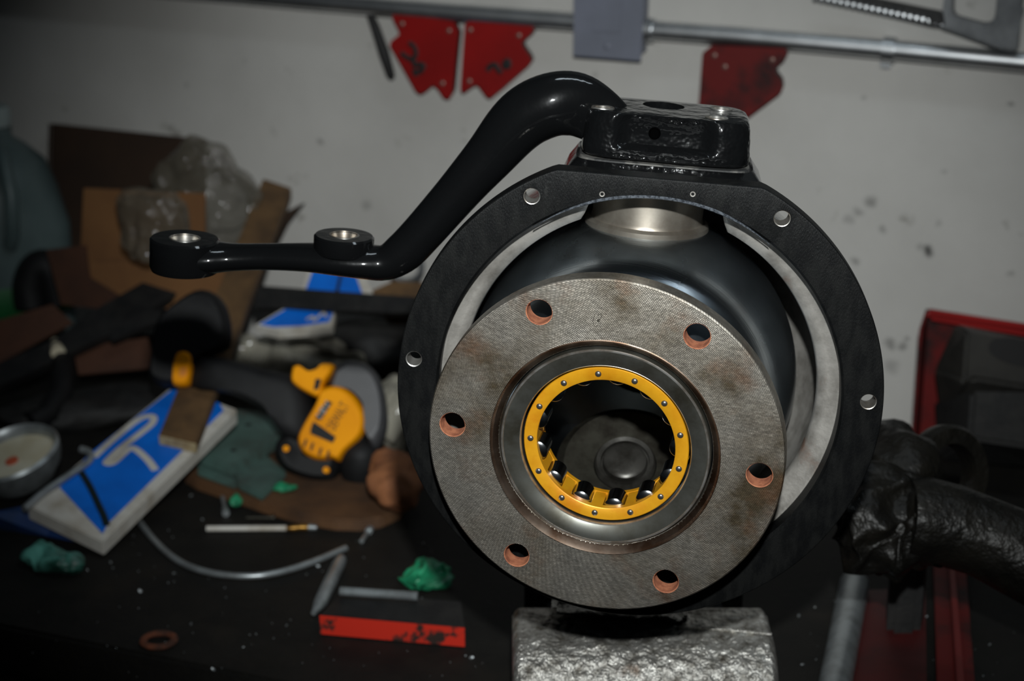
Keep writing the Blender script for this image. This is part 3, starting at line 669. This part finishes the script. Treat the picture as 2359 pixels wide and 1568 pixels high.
# milky jug at the far left
jb = PB(36, 766) + WN * .02; jug = thing('plastic_jug', 'milky plastic jug with green lower band at the far left by the wall', 'jug', jb)
px_at = lambda p: (p - CAM).dot(VF) / FPX
u_ = px_at(jb)
def sq(r, z, a, i):
    c_, s_ = abs(math.cos(a)), abs(math.sin(a)); e = 4.5 if z < 300 * u_ else 2.2
    return r / ((c_ ** e + s_ ** e) ** (1 / e))
obj('body', xform(lathe([(0, 0), (138 * u_, 0), (146 * u_, 8 * u_), (148 * u_, 60 * u_), (146 * u_, 70 * u_), (148 * u_, 80 * u_), (149 * u_, 250 * u_), (142 * u_, 310 * u_), (118 * u_, 368 * u_), (80 * u_, 400 * u_), (52 * u_, 416 * u_), (46 * u_, 440 * u_), (0, 440 * u_)], 64, rfun=sq), Matrix.Rotation(R(28), 4, 'Z')), m_jug, jug, smooth=60)
obj('green_band', xform(lathe([(149.2 * u_, 78 * u_), (150.2 * u_, 80 * u_), (150.2 * u_, 136 * u_), (149 * u_, 138 * u_)], 64, rfun=sq), Matrix.Rotation(R(28), 4, 'Z')), m_jugliq, jug)
obj('cap', xform(lathe([(0, 478 * u_), (46 * u_, 478 * u_), (52 * u_, 470 * u_), (52 * u_, 440 * u_), (0, 440 * u_)], 40), Matrix.Identity(4)), m_jugcap, jug)
obj('handle', tube([Vector((30 * u_, -60 * u_, 420 * u_)), Vector((60 * u_, -118 * u_, 395 * u_)), Vector((82 * u_, -152 * u_, 330 * u_)), Vector((78 * u_, -152 * u_, 250 * u_)), Vector((66 * u_, -134 * u_, 225 * u_))], 16 * u_, 14), m_jug, jug)

jug.scale = (1, 1, 1.12)
# cartons by the wall
def vquad(pts, off, thick=.004, bev=.0006): return wslab(pts, off, thick, bev)
bx1 = thing('cardboard_box', 'open cardboard box with shade-darkened brown inside, against the wall behind the jug', 'box', PW(300, 420, .03))
obj('back_panel', vquad([(118, 285), (472, 322), (476, 660), (110, 640)], .012), m_shadebrown, bx1, world=True)  # inside of the carton, its shade put into the darker brown
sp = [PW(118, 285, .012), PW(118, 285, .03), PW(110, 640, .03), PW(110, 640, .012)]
obj('side_panel', prism([p - WD * .004 for p in sp], sp), m_shadebrown, bx1, world=True)
bx2 = thing('cardboard_box', 'tan cardboard box with clear plastic over it, in front of the shade-toned box', 'box', PW(330, 560, .16))
obj('front_panel', vquad([(192, 434), (470, 446), (470, 660), (180, 690)], .17), m_card, bx2, world=True)
obj('side_flap', vquad([(106, 576), (196, 566), (205, 640), (286, 690), (238, 712), (140, 702)], .20), m_cardred, bx2, world=True)
obj('bottom_flap', vquad([(178, 640), (214, 602), (500, 596), (560, 640), (520, 720), (300, 706), (236, 690)], .19), m_card, bx2, world=True)
bg = obj('plastic_bag', blob(PW(470, 455, .10), (.064, .05, .064), .026, 15, 3, 5, R(-22)), m_clear, world=True, smooth=180)
tag(bg, 'large clear plastic bag bulging beside the tan cardboard box', 'plastic bag')
bg = obj('plastic_bag', blob(PW(348, 520, .235), (.046, .022, .044), .010, 26, 8, 5, R(-22)), m_clear, world=True, smooth=180)
tag(bg, 'round clear plastic pouch on the front of the tan box', 'plastic bag')

# long board leaning from the bench to the wall
wb = thing('wooden_board', 'long weathered wooden board leaning on the wall with its pale end on the bench', 'board', PB(402, 1030))
CP = plane(PB(236, 1246, .018), (.04, -.25, .96))
A0, A1 = CP(366, 1000, .0125), CP(452, 1020, .0125); T0, T1 = PW(606, 410, .035), PW(671, 432, .035)
nrm = (T0 - A0).cross(A1 - A0).normalized(); nrm = nrm if nrm.z > 0 else -nrm
q = [A0, A1, T1, T0]
obj('board', prism([p - nrm * .0125 for p in q], q, None, .0012), m_wood, wb, world=True)
e0 = (A0 - T0).normalized() * .0012
obj('end_grain', prism([A0 + e0 * .1 - nrm * .001, A1 + e0 * .1 - nrm * .001, A1 + e0 * .1 - nrm * .0118, A0 + e0 * .1 - nrm * .0118], [A0 + e0 - nrm * .001, A1 + e0 - nrm * .001, A1 + e0 - nrm * .0118, A0 + e0 - nrm * .0118]), m_woodend, wb, world=True)
o = obj('wood_offcut', prism([p - WN * .012 for p in [PW(x, y, .03) for x, y in ((600, 560), (640, 497), (694, 470), (655, 520), (620, 590))]], [PW(x, y, .03) for x, y in ((600, 560), (640, 497), (694, 470), (655, 520), (620, 590))], None, .001), m_shadebrown, world=True, smooth=0)  # slat end in shadow, the shadow put into its dark colour
tag(o, 'pointed wood splinter in a shade-darkened brown behind the long leaning board', 'wood offcut')
o = obj('wood_offcut', pslab([(855, 668), (905, 646), (985, 650), (985, 690), (870, 690)], plane(PW(920, 680, .09), (-.2, -.6, .77)), 0, -.05, .001), m_wood, world=True, smooth=0)
tag(o, 'small brown wood offcut behind the black bar by the ring', 'wood offcut')

# dark bars, hose and card on the left
FP = plane(PB(0, 900, .03), (-.1, -.62, .78))
o = obj('flat_bar', pslab([(395, 610), (452, 628), (420, 668), (250, 770), (160, 812), (60, 862), (-40, 905), (-40, 850), (130, 778), (200, 722)], FP, .004, -.008, .001), m_dark, world=True, smooth=0)
tag(o, 'long dark steel flat bar lying diagonally below the tan box', 'bar'); o.location.z -= 0
o = obj('flat_bar', pslab([(250, 772), (330, 705), (372, 716), (366, 738), (255, 785)], FP, .012, .003, .001), m_dark, world=True, smooth=0)
tag(o, 'short dark metal strip beside the long diagonal bar', 'bar')
hs = thing('rubber_hose', 'black rubber hose with bright metal end at the left', 'hose', PB(110, 900))
obj('hose', tube([PB(x, y, h) for x, y, h in ((140, 806, .06), (146, 850, .05), (140, 905, .035), (110, 955, .02), (70, 975, .016))], .013, 14), m_rub, hs, world=True)
obj('end_cap', tube([PB(128, 790, .068), PB(134, 812, .066)], [.0065, .008], 12), M('cream_end', _lin((200, 190, 165)), .5), hs, world=True)
o = obj('black_hose', tube([plane(PB(42, 742) + Vector((0, -.15, 0)), (0, -1, .1))(x, y) for x, y in cr([(72., 706.), (66., 660.), (80., 622.), (106., 612.), (128., 640.), (140., 700.)], 5)], .02, 14), m_rub, world=True)
tag(o, 'thick black hose curled in front of the milky jug', 'hose')
o = obj('card_sheet', pslab([(-30, 745), (120, 700), (168, 742), (-30, 850)], FP, -.012, -.015, .0005), m_cardred, world=True, smooth=0)
tag(o, 'red-brown cardboard sheet at the left edge above the diagonal bar', 'cardboard')
o = obj('card_sheet', pslab([(168, 800), (340, 776), (356, 846), (180, 862)], FP, -.014, -.017, .0005), m_cardred, world=True, smooth=0)
tag(o, 'red-brown cardboard sheet left of the drill battery', 'cardboard')
o = obj('rag_pile', blob(PB(210, 940, .012), (.11, .05, .018), .008, 26, 4, 4, .3, BZ), m_visebody, world=True, smooth=180)
tag(o, 'heap of oily black rags behind the blue carton', 'rag')

# cordless drill on its side
DP = plane(PB(730, 1110, .0), (-.05, -.9, .43))
dr = thing('cordless_drill', 'yellow and black cordless drill lying on its side behind the blue carton', 'drill', PB(620, 950))
obj('battery_pack', ppillow([(352, 820), (366, 742), (420, 690), (470, 668), (512, 690), (532, 740), (528, 800), (470, 826), (440, 880), (412, 892), (372, 890), (348, 870)], DP, .020, .020, .86, .0), m_rub, dr, world=True)
bt = obj('battery_latch', ppillow([(404, 832), (414, 812), (436, 812), (446, 830), (443, 868), (434, 890), (404, 890), (400, 868)], DP, .034, .012, .8, .02), m_yel, dr, world=True)
obj('latch_button', pslab([(414, 846), (430, 846), (428, 866), (412, 866)], DP, .0468, .044, .0005), M('amber_plastic', _lin((205, 120, 6)), .5), bt, world=True)
obj('handle', ppillow([(446, 818), (500, 822), (560, 836), (620, 852), (680, 868), (712, 900), (722, 960), (712, 1020), (660, 1012), (626, 960), (580, 930), (520, 905), (440, 890)], DP, .026, .018, .6, .004), m_rub, dr, world=True)
obj('collar', ppillow([(676, 846), (690, 842), (712, 856), (736, 850), (748, 838), (772, 842), (764, 864), (748, 886), (746, 905), (736, 918), (700, 902), (676, 884), (672, 868)], DP, .034, .012, .85, .01), m_yel, dr, world=True)
obj('trigger_slot', pslab([(726, 872), (740, 872), (734, 896), (722, 898)], DP, .0475, .044, .0005), m_rub, dr, world=True)
obj('gear_case', ppillow([(772, 850), (800, 832), (840, 836), (872, 866), (890, 920), (892, 990), (868, 1040), (846, 1000), (845, 940), (812, 902), (780, 892), (760, 890)], DP, .026, .02, .8, .004), m_gryp, dr, world=True)
mt = obj('motor_housing', ppillow([(744, 896), (778, 888), (812, 904), (838, 938), (846, 972), (836, 1008), (800, 1042), (784, 1064), (768, 1058), (752, 1062), (726, 1060), (700, 1044), (688, 1014), (704, 976), (730, 932)], DP, .034, .018, .88, .002), m_yel, dr, world=True)
obj('end_cap', ppillow([(704, 992), (690, 1010), (660, 1000), (640, 1018), (636, 1046), (660, 1084), (720, 1108), (768, 1110), (784, 1086), (788, 1064), (764, 1058), (752, 1064), (724, 1060), (700, 1046)], DP, .016, .022, .75, .002), m_rub, dr, world=True)
obj('name_band', pslab([(716, 984), (722, 970), (774, 1006), (766, 1020), (714, 998)], DP, .0532, .0505, .0004), m_rub, mt, world=True)
obj('side_label', pslab([(752, 922), (766, 926), (738, 968), (726, 964)], DP, .0532, .0505, .0004), m_rub, mt, world=True)
for x, y in ((700, 1020), (716, 1028), (735, 1040), (753, 1046)):
    obj('vent_slot', pslab([(x - 3, y + 8), (x + 3, y - 10), (x + 8, y - 8), (x + 2, y + 10)], DP, .0530, .048, .0004), m_rub, mt, world=True)
for x, y in ((659, 1033), (751, 1082)):
    p = DP(x, y, .0385); obj('screw', xform(lathe([(0, .001), (.003, .0006), (.0038, -.002), (0, -.002)], 14), Matrix.Translation(p) @ DP.n.to_track_quat('Z', 'Y').to_matrix().to_4x4()), m_yel, dr, world=True)
def text_on(txt, p0, p1, size, h, mat, parent, name):
    cu = bpy.data.curves.new('t', 'FONT'); cu.body = txt; cu.size = 1; cu.extrude = .02; cu.align_x = 'CENTER'; cu.align_y = 'CENTER'
    to = bpy.data.objects.new('t', cu); link(to); bpy.context.view_layer.update()
    me = bpy.data.meshes.new_from_object(to.evaluated_get(bpy.context.evaluated_depsgraph_get())); bpy.data.objects.remove(to)
    wd = max(v.co.x for v in me.vertices) - min(v.co.x for v in me.vertices)
    a, b = DP(*p0, h), DP(*p1, h); X = (b - a).normalized(); Z = DP.n; Y = Z.cross(X); k = (b - a).length / wd
    bm = bmesh.new(); bm.from_mesh(me); bpy.data.meshes.remove(me)
    bm.transform(basis(X * k, Y * size, Z * .02, (a + b) / 2)); return obj(name, bm, mat, parent, smooth=0, recalc=False, world=True)
text_on('DEWALT', (762, 988), (796, 930), .014, .0522, m_rub, mt, 'brand_lettering')
text_on('18V', (733, 962), (756, 928), .009, .0534, M('grey_print', _lin((150, 150, 148)), .6), mt, 'volt_lettering')

# blue cartons
CP = plane(PB(236, 1246, .018), (.04, -.25, .96))
bc = thing('blue_carton', 'blue and white printed carton lying under the wooden board end, lower left', 'carton', PB(300, 1090))
top = [(398, 888), (546, 942), (236, 1246), (62, 1162)]
obj('carton_body', pslab(top, CP, 0., -.017, .0012), m_whitecard, bc, world=True, smooth=0)
def lerp(q, u, v):
    a = [q[0][i] + (q[1][i] - q[0][i]) * u for i in (0, 1)]; b = [q[3][i] + (q[2][i] - q[3][i]) * u for i in (0, 1)]
    return (a[0] + (b[0] - a[0]) * v, a[1] + (b[1] - a[1]) * v)
bp_ = obj('blue_print', pslab([(400, 893), (506, 928), (515, 944), (250, 1203), (236, 1228), (138, 1122), (206, 1044)], CP, .0008, -.0001, .0002), m_blue, bc, world=True, smooth=0)
PBc = lambda x, y: CP(x, y, .0012)
obj('logo_stroke', strokes([[(216, 1052), (260, 1012), (318, 966), (350, 958), (352, 972), (330, 992), (280, 1030), (250, 1058), (246, 1066), (262, 1064), (296, 1034), (312, 1034), (340, 1058), (358, 1082)]], .0036, PBc, flat=.12, up=CP.n), m_whitecard, bp_, world=True)
obj('dark_streak', strokes([[(180, 1076), (206, 1118), (226, 1160), (240, 1190), (246, 1210)]], .0032, lambda x, y: CP(x, y, .0015), flat=.15, up=CP.n), M('dark_streak_tone', _lin((16, 30, 34)), .5), bc, world=True)  # dark streak drawn across the blue panel
fq = [(238, 1250, .014), (134, 1176, .022), (60, 1166, .024), (-30, 1184, .022), (-30, 1216, .003), (110, 1236, .003), (200, 1254, .003)]
obj('torn_flap', prism([PB(x, y, h) for x, y, h in fq], [PB(x, y, h) + Vector((0, -.0006, .0012)) for x, y, h in fq]), M('faded_blue_card', _lin((10, 48, 100)), .7, 0, _lin((16, 34, 52)), 14, 6), bc, world=True, smooth=0)
B2 = plane(PW(770, 690, .16), (-.1, -.55, .83)); B3 = plane(PW(680, 750, .22), (-.05, -.35, .93))
bc2 = thing('blue_carton', 'small blue carton with white edges behind the black bar, below the steering arm', 'carton', PW(770, 690, .1))
obj('carton_body', pslab([(716, 606), (830, 612), (866, 690), (690, 676)], B2, 0, -.03, .001), m_whitecard, bc2, world=True, smooth=0)
obj('blue_print', pslab([(726, 606), (812, 612), (838, 684), (702, 672)], B2, .0006, -.0002, .0002), m_blue, bc2, world=True, smooth=0)
obj('dark_strap', pslab([(788, 606), (794, 606), (776, 690), (768, 690)], B2, .0012, 0, .0002), m_dark, bc2, world=True, smooth=0)
bc3 = thing('blue_carton', 'flattened blue carton between the black bar and the crumpled plastic', 'carton', PW(680, 750, .2))
obj('carton_body', pslab([(588, 748), (660, 706), (772, 714), (766, 752), (640, 760)], B3, 0, -.012, .0005), m_whitecard, bc3, world=True, smooth=0)
b3 = obj('blue_print', pslab([(598, 746), (662, 709), (768, 716), (758, 740), (690, 750), (630, 752)], B3, .0006, -.0002, .0002), m_blue, bc3, world=True, smooth=0)
obj('logo_stroke', strokes([[(706, 736), (720, 728), (724, 738), (744, 720), (752, 730)]], .0016, lambda x, y: B3(x, y, .001), flat=.15, up=B3.n), m_whitecard, b3, world=True)

# gauge, wire, strap
gp = PB(32, 1050, .05); gz = Vector((-.2, -.26, .94)).normalized(); gx = gz.cross(Vector((-.3, .9, .2))).normalized(); gyy = gz.cross(gx)
GM = basis(gx, gyy, gz, gp); ug = px_at(gp)
ga = thing('dial_gauge', 'round white-faced gauge with silver rim and red centre at the left edge', 'gauge', mat=GM)
obj('rim', lathe([(100 * ug, -.014), (108 * ug, -.004), (110 * ug, .004), (104 * ug, .007), (96 * ug, .003), (94 * ug, -.006), (94 * ug, -.014)], 64, close=True), m_steel, ga)
obj('face', lathe([(0, -.004), (94 * ug, -.004), (94 * ug, -.008), (0, -.008)], 48), m_cream, ga)
obj('red_centre', xform(lathe([(0, -.002), (15 * ug, -.0025), (15 * ug, -.0045), (0, -.0045)], 24), Matrix.Translation((8 * ug, 4 * ug, 0))), M('red_mark', _lin((196, 92, 62)), .6), ga)
obj('case', lathe([(0, -.026), (80 * ug, -.025), (97 * ug, -.014), (97 * ug, -.008), (0, -.008)], 48), m_steel, ga)
o = obj('wire_hook', tube([CP(x, y, .005) for x, y in cr([(56., 1172.), (100., 1134.), (160., 1094.), (205., 1062.), (206., 1042.), (186., 1034.)], 5)], .0035, 10), m_steel, world=True)
tag(o, 'bent steel wire hook lying over the blue carton edge', 'wire')

# grey-green bracket and round brown board under it
o = obj('round_board', slab([(424, 1088), (470, 1060), (640, 1000), (800, 985), (905, 1000), (945, 1060), (950, 1130), (925, 1170), (880, 1190), (830, 1198), (770, 1196), (690, 1182), (600, 1156), (520, 1128), (450, 1104)], .012, 0, .002), m_brownboard, world=True, smooth=0)
tag(o, 'brown round-edged board under the drill nose and green bracket', 'board')
gb = thing('steel_bracket', 'grey-green painted steel bracket with two holes beside the blue carton', 'bracket', PB(560, 1050))
gp_ = obj('top_plate', slab([(545, 940), (600, 946), (652, 974), (648, 1006), (536, 1074), (462, 1046), (456, 1036)], .030, .018, .002), m_green, gb, world=True, smooth=0)
obj('foot_plate', slab([(536, 1086), (616, 1046), (660, 1084), (604, 1140), (548, 1112)], .020, .0125, .002), m_green, gb, world=True, smooth=0)
obj('front_lip', slab([(458, 1062), (536, 1092), (548, 1112), (540, 1118), (454, 1086)], .0175, .0125, .002), m_green, gb, world=True, smooth=0)
for x, y in ((572, 978), (538, 1037)):
    obj('hole', xform(cyl(.0035, -.001, .0004, 18), Matrix.Translation(PB(x, y, .030))), m_dark, gp_, world=True)
o = obj('green_scrap', blob(PB(656, 1122, .016), (.012, .009, .004), .003, 80, 2, 3), m_grnp, world=True, smooth=180)
tag(o, 'small green plastic scrap on the round brown board', 'plastic scrap')
o = obj('green_scrap', blob(PB(546, 1150, .006), (.006, .014, .006), .003, 80, 5, 3, 0, BZ), m_grnp, world=True, smooth=180)
tag(o, 'small green plastic scrap hanging at the bracket foot', 'plastic scrap')
kb = thing('pressed_black_cap', 'round black cap on the board right of the drill', 'cap', PB(830, 1100, .012))
k0 = PB(832, 1096, .012)
obj('knob', xform(lathe([(0, .040), (.010, .0385), (.018, .033), (.021, .025), (.021, .006), (.019, 0), (0, 0)], 40), Matrix.Translation(k0)), m_rub, kb, world=True)
obj('stem', xform(cyl(.006, .038, .046, 20, .001), Matrix.Translation(k0)), m_rub, kb, world=True)
o = obj('work_glove', blob(PB(912, 1100, .035), (.024, .055, .022), .009, 34, 6, 4, .12, BZ + .0125), m_leather, world=True, smooth=180)
tag(o, 'crumpled tan leather glove at the right end of the brown board', 'glove')
o = obj('plastic_bag', blob(PB(912, 950, .05), (.026, .05, .035), .012, 34, 12, 4, 0, BZ + .002), m_clear2, world=True, smooth=180)
tag(o, 'crumpled clear plastic wrap between the drill and the black ring', 'plastic bag')
o = obj('plastic_bag', blob(PB(672, 828, .03), (.085, .045, .028), .016, 24, 15, 5, -.15, BZ + .002), m_clear2, world=True, smooth=180)
tag(o, 'crumpled milky plastic bag lying above the drill handle', 'plastic bag')
o = obj('black_bar', pslab([(588, 656), (970, 684), (970, 722), (760, 714), (584, 708)], plane(PW(770, 690, .19), (-.3, -.75, .6)), 0, -.012, .001), m_dark, world=True, smooth=0)
tag(o, 'straight black steel bar behind the drill, running to the ring', 'bar')
sup = PB(700, 690, .042)
o = obj('dark_casting', blob(PB(880, 800, .03), (.10, .06, .034), .01, 24, 21, 4, 0, BZ), m_visebody, world=True, smooth=180)
tag(o, 'dark greasy lump of castings behind the drill gear case', 'casting')
rg_ = [PW(936 + 36 * math.cos(a), 612 + 36 * math.sin(a), .05) for a in [2 * math.pi * k / 28 for k in range(29)]]
o = obj('wire_ring', tube(rg_, .0034, 10), m_alu, world=True)
tag(o, 'plain grey wire ring on the wall below the steering arm elbow', 'ring')

# ---------------------------------------------------------------- small pieces in the open, foreground left
wr = thing('brazing_rod', 'straight pale rod with brass end on the black bench', 'rod', PB(600, 1216))
obj('rod', tube([PB(476, 1217, .003), PB(660, 1216, .003)], .0027, 12), m_whitecard, wr, world=True)
obj('brass_ferrule', tube([PB(660, 1216, .0035), PB(676, 1216, .0035), PB(690, 1214, .0035), PB(712, 1214, .0035)], [.0026, .0034, .0030, .0034], 12), m_brass, wr, world=True)
obj('tip', tube([PB(711, 1214, .0035), PB(730, 1215, .0035)], [.0034, .0026], 12), m_steel, wr, world=True)
wp = cr([(318., 1196.), (352., 1240.), (400., 1284.), (452., 1310.), (520., 1324.), (590., 1326.), (650., 1316.), (720., 1294.), (797., 1262.)], 6)
o = obj('bent_wire', tube([PB(x, y, .004 if x > 440 else .0025) for x, y in wp], .0029, 10), m_steel, world=True)
tag(o, 'long bent grey wire curving across the bench left of the red block', 'wire')
rb = thing('red_block', 'steel block with chipped red front face in front of the black ring', 'block', PB(905, 1470))
h_ = .019
obj('block', slab([(738, 1413), (1070, 1442), (1062, 1384), (790, 1362)], h_, 0, .001), m_dark, rb, world=True, smooth=0)
f0, f1 = PB(737, 1414, h_), PB(1071, 1443, h_); fn = Vector((0, 0, 1)).cross(f1 - f0).normalized(); fn = fn if fn.y < 0 else -fn
dnv = Vector((0, 0, -h_ + .0015)); tp = Vector((0, 0, -.0008))
q = [f0 + tp, f1 + tp, f1 + dnv, f0 + dnv]
obj('painted_front', prism([p + fn * .0002 for p in q], [p + fn * .0012 for p in q]), m_redpaint, rb, world=True, smooth=0)
def stud(p, q, r, label, pitch=.0016, point=True):
    n = max(6, int((q - p).length / pitch)); pts = []; rd = []
    for i in range(n * 2 + 1): pts.append(p.lerp(q, i / (2 * n))); rd.append(r if i % 2 else r * .86)
    o = obj('threaded_stud', tube(pts, rd, 14), m_steel, world=True, smooth=30); tag(o, label, 'stud'); return o
stud(PB(783, 1361, h_ + .0045), PB(962, 1373, h_ + .0045), .0040, 'bright threaded stud lying on top of the red block')
o = obj('steel_pin', tube([PB(786, 1288, .006), PB(781, 1298, .006), PB(758, 1346, .006), PB(738, 1388, .006), PB(722, 1412, .0045)], [.0048, .0058, .0062, .0058, .0022], 16), m_steel, world=True)
tag(o, 'tapered bright steel pin beside the left end of the red block', 'pin')
for x, y, nm, lb in ((843, 1232, 'small_screw', 'tiny bright screw left of the green rag'), (516, 1160, 'small_screw', 'short grey screw below the green bracket')):
    t = thing(nm, lb, 'screw', PB(x, y)); d_ = (10, -14) if x > 600 else (4, 22)
    obj('shank', tube([PB(x - d_[0], y - d_[1], .003), PB(x + d_[0] * .6, y + d_[1] * .6, .003)], .0022, 10), m_steel, t, world=True)
    obj('head', tube([PB(x + d_[0] * .6, y + d_[1] * .6, .0036), PB(x + d_[0], y + d_[1], .0036)], .0036, 10), m_steel, t, world=True)
o = obj('nail', tube([PB(568, 1192, .002), PB(628, 1192, .002), PB(629, 1192, .002), PB(633, 1192, .002)], [.0012, .0018, .004, .004], 10), m_dull, world=True)
tag(o, 'dull dark nail lying just above the pale rod', 'nail')
o = obj('green_rag', blob(PB(985, 1322, .012), (.020, .022, .010), .010, 55, 3, 4, .5, BZ + .001), m_grnp, world=True, smooth=180)
tag(o, 'crumpled bright green polythene rag behind the red block', 'rag')
o = obj('green_rag', blob(PB(125, 1288, .010), (.032, .016, .010), .008, 45, 9, 4, -.5, BZ + .001), m_mint, world=True, smooth=180)
tag(o, 'pale green polythene scrap below the blue carton corner', 'rag')
rp = PB(366, 1474, .0025)
o = obj('rust_ring', xform(lathe([(.0125 + .0032 * math.cos(a), .0028 * math.sin(a)) for a in [2 * math.pi * k / 10 for k in range(10)]], 40, close=True), Matrix.Translation(rp)), m_rustring, world=True)
tag(o, 'thin rusty ring lying near the bench front edge', 'ring')
# swarf scattered over the bench
cb_ = bmesh.new(); random.seed(3)
spots = [(323, 1361, 1.5), (440, 1437, .9), (491, 1541, 1.2), (1086, 1514, 1.2), (660, 1440, .8), (440, 1141, 1.1), (466, 1196, .8), (733, 1303, 1.1), (255, 1295, .9), (150, 1318, .9), (2135, 1420, .8), (1848, 1530, 1.), (1840, 1418, 1.), (2280, 1484, .8), (975, 1252, 1.), (400, 1320, .8), (590, 1460, .6), (560, 1490, .6)]
for i in range(90): spots.append((random.uniform(60, 1150), random.uniform(1210, 1560), random.uniform(.15, .5)))
for i in range(30): spots.append((random.uniform(1830, 2350), random.uniform(1380, 1565), random.uniform(.15, .5)))
for x, y, k in spots:
    p = PB(x, y, .0008)
    bmesh.ops.create_icosphere(cb_, subdivisions=1, radius=.0014 * k, matrix=Matrix.Translation(p) @ Euler((random.random() * 3, random.random() * 3, 0)).to_matrix().to_4x4() @ Matrix.Diagonal((1.3, .8, .5, 1)))
o = obj('metal_swarf', cb_, m_steel, world=True, smooth=0)
tag(o, 'fine bright metal swarf scattered over the black bench', 'swarf', kind='stuff')

# ---------------------------------------------------------------- right side of the bench
rt = thing('red_machine_case', 'red sheet-metal case holding a dark casting, against the wall at right', 'machine', PB(2250, 1010))
def wbox(px0, px1, pyt, off, depth): pass
P0, P1 = PW(2140, 712, .05), PW(2420, 756, .05)
dz = Vector((0, 0, BZ + .001 - P0.z))
obj('top_lip', wslab([(2140, 713), (2430, 757), (2430, 786), (2146, 738)], .066, .004, .0006), m_red, rt, world=True, smooth=0)
obj('back_sheet', prism([P0, P1, P1 + dz, P0 + dz], [p - WN * .003 for p in (P0, P1, P1 + dz, P0 + dz)]), m_redold, rt, world=True, smooth=0)
S0 = [P0, P0 + WN * .035 + Vector((0, 0, -.012)), P0 + WN * .035 + dz, P0 + dz]
obj('side_sheet', prism(S0, [p - WD * .003 for p in S0]), m_redold, rt, world=True, smooth=0)
obj('top_flange', prism([P0, P1, P1 + WN * .016, P0 + WN * .016], [p - Vector((0, 0, .003)) for p in (P0, P1, P1 + WN * .016, P0 + WN * .016)]), m_red, rt, world=True, smooth=0)
cs = obj('casting', prism([PW(x, y, .09) for x, y in ((2150, 850), (2200, 745), (2420, 790), (2420, 1010), (2170, 1000))], [PW(x, y, .135) for x, y in ((2220, 880), (2226, 762), (2420, 802), (2420, 900), (2246, 872))], None, .003), M('oily_grey_casting', _lin((46, 44, 40)), .6, .2, _lin((30, 28, 26)), 16, 6), rt, world=True, smooth=0)
ov = [PW(2345 + 68 * math.cos(a), 812 + 30 * math.sin(a) + 13 * math.cos(a), .1365) for a in [2 * math.pi * k / 32 for k in range(32)]]
obj('oval_port', prism([p - WN * .004 for p in ov], ov), m_ink, cs, world=True, smooth=0)
obj('lower_casting', prism([PW(x, y, .08) for x, y in ((2150, 920), (2420, 900), (2420, 1080), (2160, 1060))], [PW(x, y, .17) for x, y in ((2240, 900), (2420, 905), (2420, 1040), (2230, 1010))], None, .004), m_visebody, rt, world=True, smooth=0)
# greasy axle tube with a yoke behind the knuckle
ax = thing('axle_tube', 'greasy dark axle tube with knobbly yoke end at the lower right', 'axle tube', PB(2180, 1240))
m_grease = M('greasy_black_iron', _lin((26, 24, 20)), .42, .2, _lin((14, 13, 11)), 22, 6, bump=.8, bscale=46, bdist=.006, spec=.28)
obj('tube', tube([PB(x, y, h) for x, y, h in ((2085, 1195, .152), (2130, 1200, .15), (2190, 1210, .147), (2270, 1238, .14), (2440, 1318, .12))], [.030, .033, .031, .030, .034], 30), m_grease, ax, world=True, smooth=70)
obj('yoke', blob(PB(2065, 1085, .165), (.036, .05, .034), .010, 26, 4, 4), m_grease, ax, world=True, smooth=180)
obj('yoke_knuckle', blob(PB(2050, 1205, .145), (.040, .042, .036), .018, 26, 14, 5), m_grease, ax, world=True, smooth=180)
obj('flange_ring', xform(lathe([(.022, 0), (.034, 0), (.037, .004), (.037, .014), (.034, .018), (.022, .018)], 40, close=True), Matrix.Translation(PB(2165, 1085, .15)) @ Euler((R(72), 0, R(28))).to_matrix().to_4x4()), m_grease, ax, world=True)
obj('bellows', xform(lathe([(.03 + .004 * (i % 2), .008 * i) for i in range(8)], 36), Matrix.Translation(PB(1990, 1225, .13)) @ Euler((R(70), 0, R(60))).to_matrix().to_4x4()), m_grease, ax, world=True)
obj('support_foot', slab([(2060, 1120), (2150, 1125), (2140, 1165), (2062, 1165)], .12, 0, .006), m_visebody, ax, world=True)
# pipe, red plate and red channel lying on the bench
o = obj('steel_pipe', tube([PB(1968, 1345, .014), PB(1912, 1640, .014)], .0128, 20), m_steel, world=True)
tag(o, 'plain grey steel pipe lying on the bench right of the vise', 'pipe')
o = obj('red_plate', slab([(1975, 1358), (2132, 1352), (2136, 1620), (1945, 1620)], .008, .001, .001), M('dark_red_plate', _lin((72, 10, 9)), .6, 0, _lin((52, 9, 8)), 14, 6), world=True, smooth=0)
tag(o, 'dark red steel plate between the grey pipe and the red channel', 'plate')
rc = thing('red_channel', 'dark red steel channel lying on the bench at the lower right', 'channel', PB(2200, 1450))
obj('web', slab([(2150, 1262), (2222, 1262), (2250, 1620), (2160, 1620)], .012, .001, .001), m_redold, rc, world=True, smooth=0)
obj('lip', slab([(2184, 1262), (2196, 1262), (2226, 1620), (2208, 1620)], .022, .011, .001), M('bright_red_enamel', _lin((104, 10, 6)), .5), rc, world=True, smooth=0)
